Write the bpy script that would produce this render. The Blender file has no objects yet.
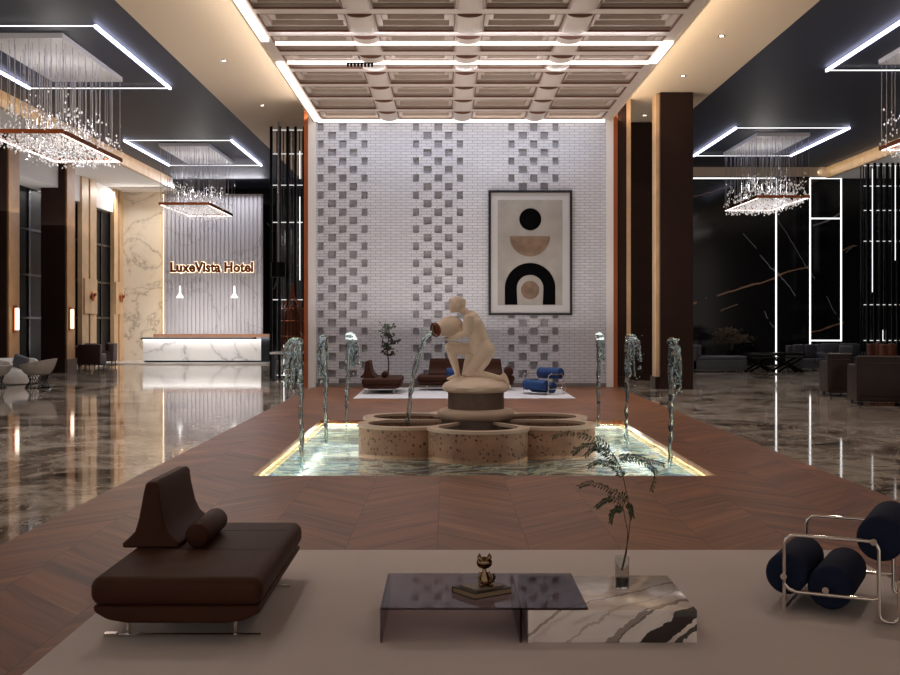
import bpy, bmesh, math, random
from mathutils import Vector, Matrix, noise as mnoise
random.seed(7)
S = bpy.context.scene
COL = S.collection
F = 1150.0; CX = 447.0; CY = 319.0; CH = 2.0
def X(px, Y): return (px - CX) / F * Y
def Z(py, Y): return CH + (CY - py) / F * Y
def YF(py, z=0.0): return (CH - z) * F / (py - CY)

# ---------------------------------------------------------------- camera
cam = bpy.data.cameras.new('camera'); camo = bpy.data.objects.new('camera', cam); COL.objects.link(camo)
camo.location = (0, 0, CH); camo.rotation_euler = (math.pi / 2, 0, 0)
cam.sensor_width = 36; cam.lens = F / 900 * 36
cam.shift_x = (450 - CX) / 900; cam.shift_y = -(337.5 - CY) / 900
cam.clip_end = 300; cam.clip_start = 0.05
S.camera = camo
S.view_settings.view_transform = 'Standard'; S.view_settings.look = 'None'
S.view_settings.gamma = 1; S.view_settings.use_curve_mapping = False
S.view_settings.exposure = 0.0
S.cycles.max_bounces = 12; S.cycles.diffuse_bounces = 4; S.cycles.glossy_bounces = 4
S.cycles.transmission_bounces = 12; S.cycles.transparent_max_bounces = 8
S.cycles.sample_clamp_indirect = 4; S.cycles.caustics_refractive = False; S.cycles.caustics_reflective = False
try: S.cycles.use_denoising = True
except Exception: pass
# ---------------------------------------------------------------- world
W = bpy.data.worlds.new('world'); S.world = W; W.use_nodes = True
W.node_tree.nodes['Background'].inputs[0].default_value = (0.84, 0.74, 0.66, 1)
W.node_tree.nodes['Background'].inputs[1].default_value = 0.62

# ---------------------------------------------------------------- lamps
def spot(loc, w, col=(1, .86, .7), ang=90, blend=.8, rad=.04, rot=(0, 0, 0)):
    l = bpy.data.lights.new('spot_lamp', 'SPOT'); l.energy = w; l.color = col
    l.spot_size = math.radians(ang); l.spot_blend = blend; l.shadow_soft_size = rad
    o = bpy.data.objects.new('spot_lamp', l); o.location = loc; o.rotation_euler = rot; COL.objects.link(o); return o
def area(loc, sx, sy, w, col=(1, 1, 1), rot=(0, 0, 0), spread=180):
    l = bpy.data.lights.new('area_lamp', 'AREA'); l.shape = 'RECTANGLE'; l.size = sx; l.size_y = sy; l.energy = w; l.color = col
    l.spread = math.radians(spread)
    o = bpy.data.objects.new('area_lamp', l); o.location = loc; o.rotation_euler = rot; COL.objects.link(o); return o
def point(loc, w, col=(1, 1, 1), rad=.1):
    l = bpy.data.lights.new('point_lamp', 'POINT'); l.energy = w; l.color = col; l.shadow_soft_size = rad
    o = bpy.data.objects.new('point_lamp', l); o.location = loc; COL.objects.link(o); return o
UP = (math.pi, 0, 0)
WARM = (1, .83, .62); COOL = (.86, .88, 1.0); NEUT = (1, .93, .86)
# added area lamps without fixtures that wash the coffered ceiling and brick wall
area((.45, 27, 1.6), 7, 12, 420, (1, .90, .82), UP)
area((.45, 32.7, 7.6), 8.0, .1, 60, COOL, (.25, 0, 0))
area((.45, 23.4, 7.65), 7.8, .05, 14, COOL, UP)
area((.45, 26.6, 7.65), 7.8, .05, 14, COOL, UP)
for yy in (25.5, 30.0):  # added spots that brighten the far floor, seating and brick wall
    for xx in (-2.6, 3.4): spot((xx, yy, 7.7), 440, (.98, .97, 1), 105, 1, .1)
# added area lamps along the coffer edges that brighten the cream bands
area((-4.1, 15.5, 7.9), .12, 37, 230, (1, .89, .77), (0, math.radians(125), 0))
area((5.0, 15.5, 7.9), .12, 37, 250, (1, .80, .58), (0, -math.radians(125), 0))

# ---------------------------------------------------------------- helpers
def srgb(h):
    h = h.lstrip('#'); v = [int(h[i:i + 2], 16) / 255 for i in (0, 2, 4)]
    return tuple((c / 12.92 if c <= .04045 else ((c + .055) / 1.055) ** 2.4) for c in v) + (1,)
MATS = {}
def mat(name, col, rough=.5, metal=0, emit=None, es=0, trans=0, ior=1.45, alpha=1, coat=0, spec=.5, bump=None, var=None):
    if name in MATS: return MATS[name]
    m = bpy.data.materials.new(name); m.use_nodes = True; nt = m.node_tree; b = nt.nodes['Principled BSDF']
    c = srgb(col) if isinstance(col, str) else col
    b.inputs['Base Color'].default_value = c; b.inputs['Roughness'].default_value = rough
    b.inputs['Metallic'].default_value = metal; b.inputs['IOR'].default_value = ior
    b.inputs['Transmission Weight'].default_value = trans; b.inputs['Alpha'].default_value = alpha
    b.inputs['Coat Weight'].default_value = coat; b.inputs['Specular IOR Level'].default_value = spec
    if emit:
        b.inputs['Emission Color'].default_value = srgb(emit) if isinstance(emit, str) else emit
        b.inputs['Emission Strength'].default_value = es
    tc = None
    if bump or var:
        tc = nt.nodes.new('ShaderNodeTexCoord')
    if var:   # (scale, amount)
        n = nt.nodes.new('ShaderNodeTexNoise'); n.inputs['Scale'].default_value = var[0]; n.inputs['Detail'].default_value = 4
        nt.links.new(tc.outputs['Object'], n.inputs['Vector'])
        r = nt.nodes.new('ShaderNodeMapRange'); r.inputs[1].default_value = .3; r.inputs[2].default_value = .7
        r.inputs[3].default_value = 1 - var[1]; r.inputs[4].default_value = 1 + var[1]
        nt.links.new(n.outputs[0], r.inputs[0])
        x = nt.nodes.new('ShaderNodeMix'); x.data_type = 'RGBA'; x.blend_type = 'MULTIPLY'; x.inputs[0].default_value = 1
        x.inputs[6].default_value = c; nt.links.new(r.outputs[0], x.inputs[7]); nt.links.new(x.outputs[2], b.inputs['Base Color'])
    if bump:  # (scale, strength)
        n = nt.nodes.new('ShaderNodeTexNoise'); n.inputs['Scale'].default_value = bump[0]; n.inputs['Detail'].default_value = 3
        nt.links.new(tc.outputs['Object'], n.inputs['Vector'])
        bp = nt.nodes.new('ShaderNodeBump'); bp.inputs['Strength'].default_value = bump[1]; bp.inputs['Distance'].default_value = .02
        nt.links.new(n.outputs[0], bp.inputs['Height']); nt.links.new(bp.outputs[0], b.inputs['Normal'])
    MATS[name] = m; return m

class NT:
    """small node-graph helper working in world-like object coordinates"""
    def __init__(s, name, rough=.4, **k):
        s.m = mat(name, '#808080', rough, **k); s.nt = s.m.node_tree; s.b = s.nt.nodes['Principled BSDF']
        s.geo = s.nt.nodes.new('ShaderNodeNewGeometry'); s.pos = s.geo.outputs['Position']
    def n(s, t, **k):
        x = s.nt.nodes.new(t)
        for a, v in k.items(): setattr(x, a, v)
        return x
    def l(s, a, b): s.nt.links.new(a, b)
    def math(s, op, a, b=None, c=None):
        x = s.n('ShaderNodeMath', operation=op)
        for i, v in enumerate((a, b, c)):
            if v is None: continue
            if isinstance(v, (int, float)): x.inputs[i].default_value = v
            else: s.l(v, x.inputs[i])
        return x.outputs[0]
    def sep(s, v=None):
        x = s.n('ShaderNodeSeparateXYZ'); s.l(v or s.pos, x.inputs[0]); return x.outputs
    def comb(s, a, b, c):
        x = s.n('ShaderNodeCombineXYZ')
        for i, v in enumerate((a, b, c)):
            if isinstance(v, (int, float)): x.inputs[i].default_value = v
            else: s.l(v, x.inputs[i])
        return x.outputs[0]
    def noise(s, vec, scale, detail=4, rough=.5, dist=0):
        x = s.n('ShaderNodeTexNoise'); x.inputs['Scale'].default_value = scale; x.inputs['Detail'].default_value = detail
        x.inputs['Roughness'].default_value = rough; x.inputs['Distortion'].default_value = dist
        s.l(vec, x.inputs['Vector']); return x.outputs[0]
    def ramp(s, fac, stops):
        x = s.n('ShaderNodeValToRGB'); s.l(fac, x.inputs[0]); cr = x.color_ramp
        while len(cr.elements) < len(stops): cr.elements.new(.5)
        for e, (p, c) in zip(cr.elements, stops):
            e.position = p; e.color = srgb(c) if isinstance(c, str) else c
        return x.outputs[0]
    def mix(s, f, a, b, mode='MIX'):
        x = s.n('ShaderNodeMix', data_type='RGBA', blend_type=mode)
        for i, v in ((0, f), (6, a), (7, b)):
            if isinstance(v, (int, float)): x.inputs[i].default_value = v
            elif isinstance(v, str): x.inputs[i].default_value = srgb(v)
            elif isinstance(v, tuple): x.inputs[i].default_value = v
            else: s.l(v, x.inputs[i])
        return x.outputs[2]
    def color(s, c): s.l(c, s.b.inputs['Base Color'])
    def bump(s, h, st=.3, d=.02):
        x = s.n('ShaderNodeBump'); x.inputs['Strength'].default_value = st; x.inputs['Distance'].default_value = d
        s.l(h, x.inputs['Height']); s.l(x.outputs[0], s.b.inputs['Normal'])

class MB:
    def __init__(s): s.bm = bmesh.new(); s.smooth = False
    def box(s, x0, x1, y0, y1, z0, z1, M=None):
        vs = [s.bm.verts.new((x, y, z)) for x in (x0, x1) for y in (y0, y1) for z in (z0, z1)]
        for f in ((0, 1, 3, 2), (4, 6, 7, 5), (0, 4, 5, 1), (2, 3, 7, 6), (0, 2, 6, 4), (1, 5, 7, 3)):
            s.bm.faces.new([vs[i] for i in f])
        if M is not None: bmesh.ops.transform(s.bm, matrix=M, verts=vs)
        return s
    def rbox(s, x0, x1, y0, y1, z0, z1, r, seg=4, M=None, sub=0):
        b = bmesh.new(); bmesh.ops.create_cube(b, size=1)
        for v in b.verts:
            v.co = Vector(((x0 + x1) / 2 + v.co.x * (x1 - x0), (y0 + y1) / 2 + v.co.y * (y1 - y0), (z0 + z1) / 2 + v.co.z * (z1 - z0)))
        r = min(r, (x1 - x0) * .49, (y1 - y0) * .49, (z1 - z0) * .49)
        bmesh.ops.bevel(b, geom=list(b.edges) + list(b.verts), offset=r, segments=seg, affect='EDGES', profile=.5)
        if M is not None: bmesh.ops.transform(b, matrix=M, verts=b.verts)
        s.merge(b); s.smooth = True; return s
    def merge(s, b):
        me = bpy.data.meshes.new('t'); b.to_mesh(me); b.free(); s.bm.from_mesh(me); bpy.data.meshes.remove(me)
    def cyl(s, p0, p1, r0, r1=None, seg=16, cap=True):
        return s.tube([p0, p1], [r0, r0 if r1 is None else r1], seg, cap)
    def tube(s, pts, rs, seg=10, cap=True):
        pts = [Vector(p) for p in pts]; n = len(pts)
        if isinstance(rs, (int, float)): rs = [rs] * n
        rings = []; prev = None
        for i, p in enumerate(pts):
            d = (pts[min(i + 1, n - 1)] - pts[max(i - 1, 0)]).normalized()
            if d.length < 1e-6: d = Vector((0, 0, 1))
            if prev is None:
                a = Vector((0, 0, 1)) if abs(d.z) < .9 else Vector((1, 0, 0)); u = d.cross(a).normalized()
            else:
                u = (prev - d * prev.dot(d)); u = u.normalized() if u.length > 1e-6 else d.orthogonal().normalized()
            prev = u; v = d.cross(u)
            rings.append([s.bm.verts.new(p + (u * math.cos(2 * math.pi * k / seg) + v * math.sin(2 * math.pi * k / seg)) * rs[i]) for k in range(seg)])
        for a, b in zip(rings, rings[1:]):
            for k in range(seg): s.bm.faces.new((a[k], a[(k + 1) % seg], b[(k + 1) % seg], b[k]))
        if cap:
            s.bm.faces.new(rings[0][::-1]); s.bm.faces.new(rings[-1])
        return s
    def lathe(s, prof, c=(0, 0, 0), seg=32, wob=None):
        rings = []
        for (r, z) in prof:
            if r < 1e-5: rings.append([s.bm.verts.new((c[0], c[1], c[2] + z))])
            else:
                ring = []
                for k in range(seg):
                    a = 2 * math.pi * k / seg; q = r * (wob(a, z) if wob else 1)
                    ring.append(s.bm.verts.new((c[0] + q * math.cos(a), c[1] + q * math.sin(a), c[2] + z)))
                rings.append(ring)
        for a, b in zip(rings, rings[1:]):
            if len(a) == 1 and len(b) == 1: continue
            for k in range(seg):
                k2 = (k + 1) % seg
                if len(a) == 1: s.bm.faces.new((a[0], b[k2], b[k]))
                elif len(b) == 1: s.bm.faces.new((a[k], a[k2], b[0]))
                else: s.bm.faces.new((a[k], a[k2], b[k2], b[k]))
        s.smooth = True; return s
    def prism(s, pts, fn, a, b):
        """closed 2D outline pts, fn(u,v,t)->xyz, extruded t from a to b"""
        A = [s.bm.verts.new(fn(u, v, a)) for u, v in pts]; B = [s.bm.verts.new(fn(u, v, b)) for u, v in pts]
        n = len(pts)
        s.bm.faces.new(A[::-1]); s.bm.faces.new(B)
        for k in range(n): s.bm.faces.new((A[k], A[(k + 1) % n], B[(k + 1) % n], B[k]))
        return s
    def sphere(s, c, r, seg=16, sc=(1, 1, 1), M=None):
        b = bmesh.new(); bmesh.ops.create_uvsphere(b, u_segments=seg, v_segments=max(6, seg // 2), radius=r)
        for v in b.verts: v.co = Vector((v.co.x * sc[0], v.co.y * sc[1], v.co.z * sc[2]))
        if M is not None: bmesh.ops.transform(b, matrix=M, verts=b.verts)
        for v in b.verts: v.co += Vector(c)
        s.merge(b); s.smooth = True; return s
    def build(s, name, m, parent=None, smooth=None, ang=40):
        bmesh.ops.recalc_face_normals(s.bm, faces=s.bm.faces)
        me = bpy.data.meshes.new(name); s.bm.to_mesh(me); s.bm.free()
        if m is not None: me.materials.append(m)
        o = bpy.data.objects.new(name, me); COL.objects.link(o)
        if smooth is None: smooth = s.smooth
        if smooth:
            for p in me.polygons: p.use_smooth = True
            try:
                me.set_sharp_from_angle(angle=math.radians(ang))
            except Exception: pass
        if parent is not None:
            o.parent = parent; o.matrix_parent_inverse = Matrix.Identity(4)
        return o
def tag(o, label, cat, group=None, kind=None):
    o['label'] = label; o['category'] = cat
    if group: o['group'] = group
    if kind: o['kind'] = kind
    return o
def thing(name, label, cat, loc=(0, 0, 0), rz=0, group=None):
    o = bpy.data.objects.new(name, None); COL.objects.link(o); o.location = loc; o.rotation_euler = (0, 0, rz)
    o.empty_display_size = .1
    return tag(o, label, cat, group)
def struct(name, mb, m, **k):
    o = mb.build(name, m, **k); o['kind'] = 'structure'; return o
def kids(o): return [c for c in COL.objects if c.parent == o]
def dup(root, loc, rz=None, label=None, group=None, scale=None):
    r = root.copy(); COL.objects.link(r); r.location = loc
    if rz is not None: r.rotation_euler = (0, 0, rz)
    if scale: r.scale = scale
    if label: r['label'] = label
    if group: r['group'] = group
    for ch in kids(root):
        c = ch.copy(); COL.objects.link(c); c.parent = r
        for g in kids(ch):
            d = g.copy(); COL.objects.link(d); d.parent = c
    return r
def baked(o, mods):
    """apply the modifiers through the depsgraph"""
    for t, kw in mods:
        md = o.modifiers.new(t.lower(), t)
        for a, v in kw.items(): setattr(md, a, v)
    dg = bpy.context.evaluated_depsgraph_get(); dg.update()
    me = bpy.data.meshes.new_from_object(o.evaluated_get(dg))
    old = o.data; o.modifiers.clear(); o.data = me
    if old.materials and not me.materials: me.materials.append(old.materials[0])
    for p in me.polygons: p.use_smooth = True
    return o

# ---------------------------------------------------------------- materials
def wood_floor():
    g = NT('chevron_walnut', .42, spec=.4); x, y, z = g.sep()
    w = .8
    u = g.math('DIVIDE', g.math('ADD', x, .09), w)
    col = g.math('FLOOR', u); fu = g.math('SUBTRACT', u, col)
    par = g.math('MODULO', g.math('ABSOLUTE', col), 2.0)
    sgn = g.math('SUBTRACT', g.math('MULTIPLY', par, 2), 1)
    lx = g.math('MULTIPLY', fu, w)
    v = g.math('ADD', y, g.math('MULTIPLY', g.math('MULTIPLY', lx, sgn), -1.15))
    pl = g.math('DIVIDE', v, .62); pi_ = g.math('FLOOR', pl); fp = g.math('SUBTRACT', pl, pi_)
    wn = g.n('ShaderNodeTexWhiteNoise', noise_dimensions='2D'); g.l(g.comb(col, pi_, 0), wn.inputs[0])
    gv = g.comb(g.math('MULTIPLY', lx, .45), g.math('MULTIPLY', v, 2.6), g.math('ADD', g.math('MULTIPLY', col, 3.1), pi_))
    gr = g.noise(gv, 1.5, 5, .55, .9)
    c = g.ramp(gr, [(.25, '#4a2c1e'), (.45, '#744b34'), (.6, '#885739'), (.78, '#a6734f')])
    tone = g.math('ADD', g.math('MULTIPLY', wn.outputs[0], .22), .88)
    c = g.mix(1, c, g.comb(tone, tone, tone), 'MULTIPLY')
    seam = g.math('LESS_THAN', fu, .012)
    s2 = g.math('LESS_THAN', fp, .012)
    c = g.mix(g.math('MULTIPLY', g.math('MAXIMUM', seam, g.math('MULTIPLY', s2, .25)), .55), c, '#2a1a14')
    g.color(c); g.bump(gr, .05, .01)
    return g.m
def marble_floor():
    g = NT('glossy_brown_marble', .055, spec=.40); x, y, z = g.sep()
    st = g.comb(g.math('MULTIPLY', x, .55), g.math('MULTIPLY', y, .42), 0)
    n1 = g.noise(st, 1.5, 10, .68, 1.3)
    n2 = g.noise(st, .5, 4, .5, .4)
    c = g.ramp(g.math('ADD', g.math('MULTIPLY', n1, .75), g.math('MULTIPLY', n2, .25)),
               [(.36, '#2e2620'), (.43, '#6f6258'), (.50, '#a89b8f'), (.58, '#d0c5ba'), (.66, '#8a7a6d')])
    ve = g.math('ABSOLUTE', g.math('SUBTRACT', g.noise(st, 1.1, 8, .6, 1.6), .5))
    c = g.mix(g.math('LESS_THAN', ve, .006), c, '#c9bdae')
    tx = g.math('FRACT', g.math('DIVIDE', g.math('ADD', x, .3), 1.6)); ty = g.math('FRACT', g.math('DIVIDE', y, 1.6))
    j = g.math('MAXIMUM', g.math('LESS_THAN', tx, .004), g.math('LESS_THAN', ty, .004))
    c = g.mix(g.math('MULTIPLY', j, .6), c, '#2a2420')
    g.color(c)
    return g.m
def marble(name, base, vein, scale=.6, rough=.2, seed=0, thick=.02, em=None):
    g = NT(name, rough); x, y, z = g.sep()
    p = g.comb(g.math('ADD', x, seed), y, z)
    n = g.noise(p, scale, 6, .6, 1.2)
    v = g.math('ABSOLUTE', g.math('SUBTRACT', n, .5))
    cl = g.noise(p, scale * 1.7, 3)
    f = g.ramp(v, [(0, (1, 1, 1, 1)), (thick, (.25, .25, .25, 1)), (thick * 4, (0, 0, 0, 1))])
    c = g.mix(f, base, vein)
    c = g.mix(g.math('MULTIPLY', cl, .25), c, vein)
    g.color(c); return g.m
def line_marble(name, base, segs, rough=.12):
    """segs: (x0,z0,x1,z1,width,colour) veins drawn where they run across the slab"""
    g = NT(name, rough); x, y, z = g.sep()
    wob = g.math('MULTIPLY', g.math('SUBTRACT', g.noise(g.pos, 1.1, 5), .5), .35)
    brk = g.noise(g.pos, .8, 4)
    c = g.mix(0.0, base, base)
    for (x0, z0, x1, z1, w, colr) in segs:
        dx, dz = x1 - x0, z1 - z0; L = math.hypot(dx, dz); dx /= L; dz /= L
        rx = g.math('SUBTRACT', x, x0); rz = g.math('SUBTRACT', z, z0)
        t = g.math('ADD', g.math('MULTIPLY', rx, dx), g.math('MULTIPLY', rz, dz))
        d = g.math('ABSOLUTE', g.math('ADD', g.math('SUBTRACT', g.math('MULTIPLY', rx, -dz), g.math('MULTIPLY', rz, -dx)), wob))
        on = g.math('MULTIPLY', g.math('MULTIPLY', g.math('GREATER_THAN', t, 0), g.math('LESS_THAN', t, L)), g.math('LESS_THAN', d, w))
        on = g.math('MULTIPLY', on, g.math('GREATER_THAN', brk, .42))
        c = g.mix(g.math('MULTIPLY', on, .75), c, colr)
    g.color(c); return g.m
def brick_mat(name, sx=1.0):
    g = NT(name, .55); x, y, z = g.sep()
    b = g.n('ShaderNodeTexBrick'); b.offset = .5
    g.l(g.comb(x, z, 0), b.inputs['Vector'])
    b.inputs['Color1'].default_value = srgb('#cccfd8'); b.inputs['Color2'].default_value = srgb('#c2c5cf')
    b.inputs['Mortar'].default_value = srgb('#a3a2a6'); b.inputs['Scale'].default_value = 1
    b.inputs['Brick Width'].default_value = .3; b.inputs['Row Height'].default_value = .0833
    b.inputs['Mortar Size'].default_value = .012; b.inputs['Mortar Smooth'].default_value = .2
    g.color(b.outputs[0]); g.bump(b.outputs[1], -.3, .02)
    return g.m
def slat_mat():
    return marble('grey_marble_slats', '#c4c2c8', '#9c99a0', .2, .3, 3.2, .006)
def fabric(name, col, v=.15, rough=.85): return mat(name, col, rough, var=(3, v), bump=(160, .25), spec=.25)
def leather(name, col, rough=.45): return mat(name, col, rough, var=(4, .12), bump=(60, .12), spec=.45)

M_wood = wood_floor(); M_floor = marble_floor(); M_brick = brick_mat('white_glazed_brick')
M_cream = mat('cream_ceiling', '#d9c7b0', .6, bump=(30, .05))
M_white = mat('white_plaster', '#e2e0e0', .6, bump=(30, .04))
M_darkceil = mat('charcoal_ceiling', '#262c3d', .55, bump=(20, .03))
M_coffer = mat('taupe_plaster', '#c9bcb2', .55, bump=(40, .05), var=(2, .04))
M_cofftrim = mat('brown_coffer_trim', '#7a5546', .5)
M_led = mat('led_white', '#ffffff', .5, emit='#d9dcff', es=5)
M_ledtube = mat('led_tube_white', '#ffffff', .5, emit='#fff6ee', es=2.6)
M_ledwarm = mat('led_warm', '#ffffff', .5, emit='#ffc37a', es=6)
M_glowbar = mat('glow_bar', '#ffffff', .5, emit='#ffffff', es=.7)  # self-glow keeps the screen crossbars white; they are no lamps
M_ledthin = mat('led_thin', '#ffffff', .5, emit='#ffffff', es=1.6)
M_darkwood = mat('dark_wenge', '#2c1a15', .5, var=(1.5, .15), spec=.25)
M_oak = mat('warm_oak_slat', '#b58a5c', .45, var=(2, .12))
M_paleoak = mat('pale_oak_slat', '#c9a985', .45, var=(2, .12))
M_copper = mat('copper', '#b5673f', .25, 1.0)
M_copperwood = mat('copper_panel', '#9a532f', .35, .4)
M_chrome = mat('chrome', '#e4dcd4', .08, 1.0)
M_black = mat('black_metal', '#0d0d10', .3, .8)
M_blacklac = mat('black_lacquer', '#0b0b0e', .2)
M_steel = mat('dark_steel', '#3a3c42', .25, 1.0)
M_glassdark = mat('smoked_glass', '#a09ba0', .03, trans=1, ior=1.13)
def thin_glass(name, tint, ior):
    m = bpy.data.materials.new(name); m.use_nodes = True; nt = m.node_tree; nt.nodes.clear()
    o = nt.nodes.new('ShaderNodeOutputMaterial'); mx = nt.nodes.new('ShaderNodeMixShader')
    gl = nt.nodes.new('ShaderNodeBsdfGlossy'); gl.inputs['Roughness'].default_value = .03
    tp = nt.nodes.new('ShaderNodeBsdfTransparent'); tp.inputs[0].default_value = srgb(tint)
    fr = nt.nodes.new('ShaderNodeFresnel'); fr.inputs[0].default_value = ior
    ge = nt.nodes.new('ShaderNodeNewGeometry'); fm = nt.nodes.new('ShaderNodeMath'); fm.operation = 'MULTIPLY'
    fi = nt.nodes.new('ShaderNodeMath'); fi.operation = 'SUBTRACT'; fi.inputs[0].default_value = 1; nt.links.new(ge.outputs['Backfacing'], fi.inputs[1])
    nt.links.new(fr.outputs[0], fm.inputs[0]); nt.links.new(fi.outputs[0], fm.inputs[1])
    nt.links.new(fm.outputs[0], mx.inputs[0]); nt.links.new(tp.outputs[0], mx.inputs[1]); nt.links.new(gl.outputs[0], mx.inputs[2])
    nt.links.new(mx.outputs[0], o.inputs[0]); return m
M_smoke = thin_glass('smoked_table_glass', '#c2b9be', 1.1)
M_glass = mat('clear_glass', '#f2f7f5', .02, trans=1, ior=1.45)
M_water = mat('water', '#bcd2d6', .02, trans=1, ior=1.33)
M_night = mat('night_glazing', '#0c0e14', .3, spec=.06)
M_leather = mat('brown_leather', '#41251b', .55, var=(4, .1), bump=(60, .1), spec=.16); M_darkleather = leather('dark_brown_leather', '#2b1d1a', .4)
M_navy = mat('navy_fabric', '#131d36', .8, bump=(200, .2), var=(6, .1), spec=.3)
M_blue = mat('blue_velvet', '#123c74', .6, bump=(120, .2), var=(5, .2))
M_grey = fabric('grey_fabric', '#6a6c74'); M_greyleather = leather('grey_leather', '#4b4d56', .4)
M_pale = fabric('pale_shell_fabric', '#b6b1ac'); M_palew = fabric('white_boucle', '#d8d6d6')
M_beige = mat('beige_rug', '#d6cbc8', .95, bump=(260, .5), var=(1.2, .03), spec=.1)
M_whiterug = mat('white_rug', '#d3d3da', .95, bump=(160, .4), spec=.1)
M_stone = mat('grey_brown_stone', '#6e5f58', .7, bump=(30, .3), var=(6, .15))
M_rim = mat('pale_travertine_rim', '#c4ae9c', .6, bump=(30, .15), var=(3, .08))
M_statue = mat('warm_ivory_stone', '#e6d3c2', .5, bump=(25, .06), var=(2.5, .06))
M_leaf = mat('leaf_green', '#2c3f24', .5, var=(8, .3)); M_stem = mat('plant_stem', '#4a3a26', .6)
def travertine():
    g = NT('travertine', .6); v = g.n('ShaderNodeTexVoronoi'); v.inputs['Scale'].default_value = 13
    g.l(g.pos, v.inputs['Vector'])
    n = g.noise(g.pos, 2.2, 5)
    c = g.ramp(n, [(.3, '#8a6552'), (.7, '#b08a72')])
    sp = g.noise(g.pos, 26, 2)
    pit = g.math('MULTIPLY', g.math('LESS_THAN', v.outputs[0], .34), g.math('GREATER_THAN', sp, .5))
    c = g.mix(g.math('MULTIPLY', pit, .85), c, '#3a241c')
    g.color(c); g.bump(pit, -.4, .02); return g.m
M_trav = travertine()
M_cmarble = marble('cream_marble_wall', '#e4dccf', '#a89f94', .22, .15, 1.3, .008)
M_wmarble = marble('white_marble', '#f6f6f6', '#b4b6bc', .28, .2, 5.0, .012)
M_slat = slat_mat()
# ================================================================ SHELL
WX0, WX1 = -3.95, 4.97          # timber floor
PX0, PX1, PY0, PY1 = -2.5, 3.44, 14.68, 22.7   # pool opening
b = MB()
b.box(WX0, PX0, -4, 33.8, -.12, 0); b.box(PX1, WX1, -4, 33.8, -.12, 0)
b.box(PX0, PX1, -4, PY0, -.12, 0); b.box(PX0, PX1, PY1, 33.8, -.12, 0)
struct('floor', b, M_wood)
struct('floor', MB().box(-16.5, WX0, -4, 60, -.12, 0), M_floor)
struct('floor', MB().box(WX1, 24.5, -4, 60, -.12, 0), M_floor)
# --- upper ceilings
ZC = 8.45
struct('ceiling', MB().box(-6.72, -3.87, -4, 60, ZC, ZC + .2), M_cream)
struct('ceiling', MB().box(4.74, 7.55, -4, 60, ZC, ZC + .2), M_cream)
struct('ceiling', MB().box(-13.1, -6.72, -4, 60, ZC + .02, ZC + .2), M_darkceil)
struct('ceiling', MB().box(7.55, 16.4, -4, 49.6, ZC + .02, ZC + .2), M_darkceil)
# lower side soffits with lit timber edges
struct('ceiling', MB().box(-16.5, -12.75, -4, 57, 8.05, 8.25), M_white)
struct('trim_1', MB().box(-12.75, -12.6, -4, 52.7, 8.0, ZC + .02), M_paleoak)
struct('ceiling', MB().box(16.3, 24.5, -4, 60, 8.05, 8.25), M_white)
struct('trim_2', MB().box(16.15, 16.3, -4, 49.0, 8.0, ZC + .02), M_paleoak)
struct('trim_3', MB().box(6.5, 16.3, 49.0, 49.15, 8.08, ZC + .02), M_cream)
struct('ceiling', MB().box(-16.5, -12.6, 52.7, 52.9, 8.05, ZC + .02), M_white)
# --- coffered ceiling
CZ = 7.82; cx0, cx1, cy0, cy1 = -3.87, 4.74, -1.2, 33.8
ys = [33.8 - 1.72 * k for k in range(21)]        # cross beam centres
xs = [cx0 + .08 + (cx1 - cx0 - .16) * k / 4 for k in range(5)]
b = MB(); b.box(cx0, cx1, -4, cy1, CZ + .42, CZ + .52)
b.box(cx0, cx0 + .22, -4, cy1, CZ, CZ + .42); b.box(cx1 - .22, cx1, -4, cy1, CZ, CZ + .42)
t = MB()
for j, y in enumerate(ys):
    b.box(cx0 + .22, cx1 - .22, y - .17, y + .17 if j else y, CZ, CZ + .42)
for i, x in enumerate(xs):
    if 0 < i < 4:
        b.box(x - .27, x + .27, ys[-1], cy1, CZ + .02, CZ + .42)
for i in range(4):
    for j in range(20):
        x0 = xs[i] + .27 if i else cx0 + .22; x1 = xs[i + 1] - .27 if i < 3 else cx1 - .22
        y1 = ys[j] - .17; y0 = ys[j + 1] + .17
        for k in range(3):
            o0 = .10 * k; zz = CZ + .10 + .10 * k; wd = .12
            for q in ((x0 + o0, x0 + o0 + wd, y0 + o0, y1 - o0), (x1 - o0 - wd, x1 - o0, y0 + o0, y1 - o0), (x0 + o0 + wd, x1 - o0 - wd, y0 + o0, y0 + o0 + wd), (x0 + o0 + wd, x1 - o0 - wd, y1 - o0 - wd, y1 - o0)):
                b.box(q[0], q[1], q[2], q[3], zz, CZ + .42)
        e = .028
        for q in ((x0, x0 + e, y0, y1), (x1 - e, x1, y0, y1), (x0 + e, x1 - e, y0, y0 + e), (x0 + e, x1 - e, y1 - e, y1)):
            t.box(q[0], q[1], q[2], q[3], CZ - .004, CZ + .035)
# scalloped barrels on the long beams
for i in (1, 2, 3):
    for j in range(20):
        x = xs[i]; y1 = ys[j] - .19; y0 = ys[j + 1] + .19
        pts = [(.25 * math.cos(a), -.085 * math.sin(a)) for a in [math.pi * k / 10 for k in range(11)]]
        b.prism(pts, lambda u, v, tt: (x + u, tt, CZ + .02 + v), y0, y1)
        e2 = [(u * 1.03, v * 1.06) for u, v in pts]
        t.prism(e2, lambda u, v, tt: (x + u, tt, CZ + .02 + v), y0 - .012, y0 + .004)
struct('ceiling', b, M_coffer)
o = struct('trim_4', t, M_cofftrim)
struct('trim_5', MB().box(cx0 - .06, cx0, -4, 33.8, CZ - .03, ZC), M_cream)
struct('trim_6', MB().box(cx1, cx1 + .06, -4, 33.8, CZ - .03, ZC), M_cream)
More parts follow.
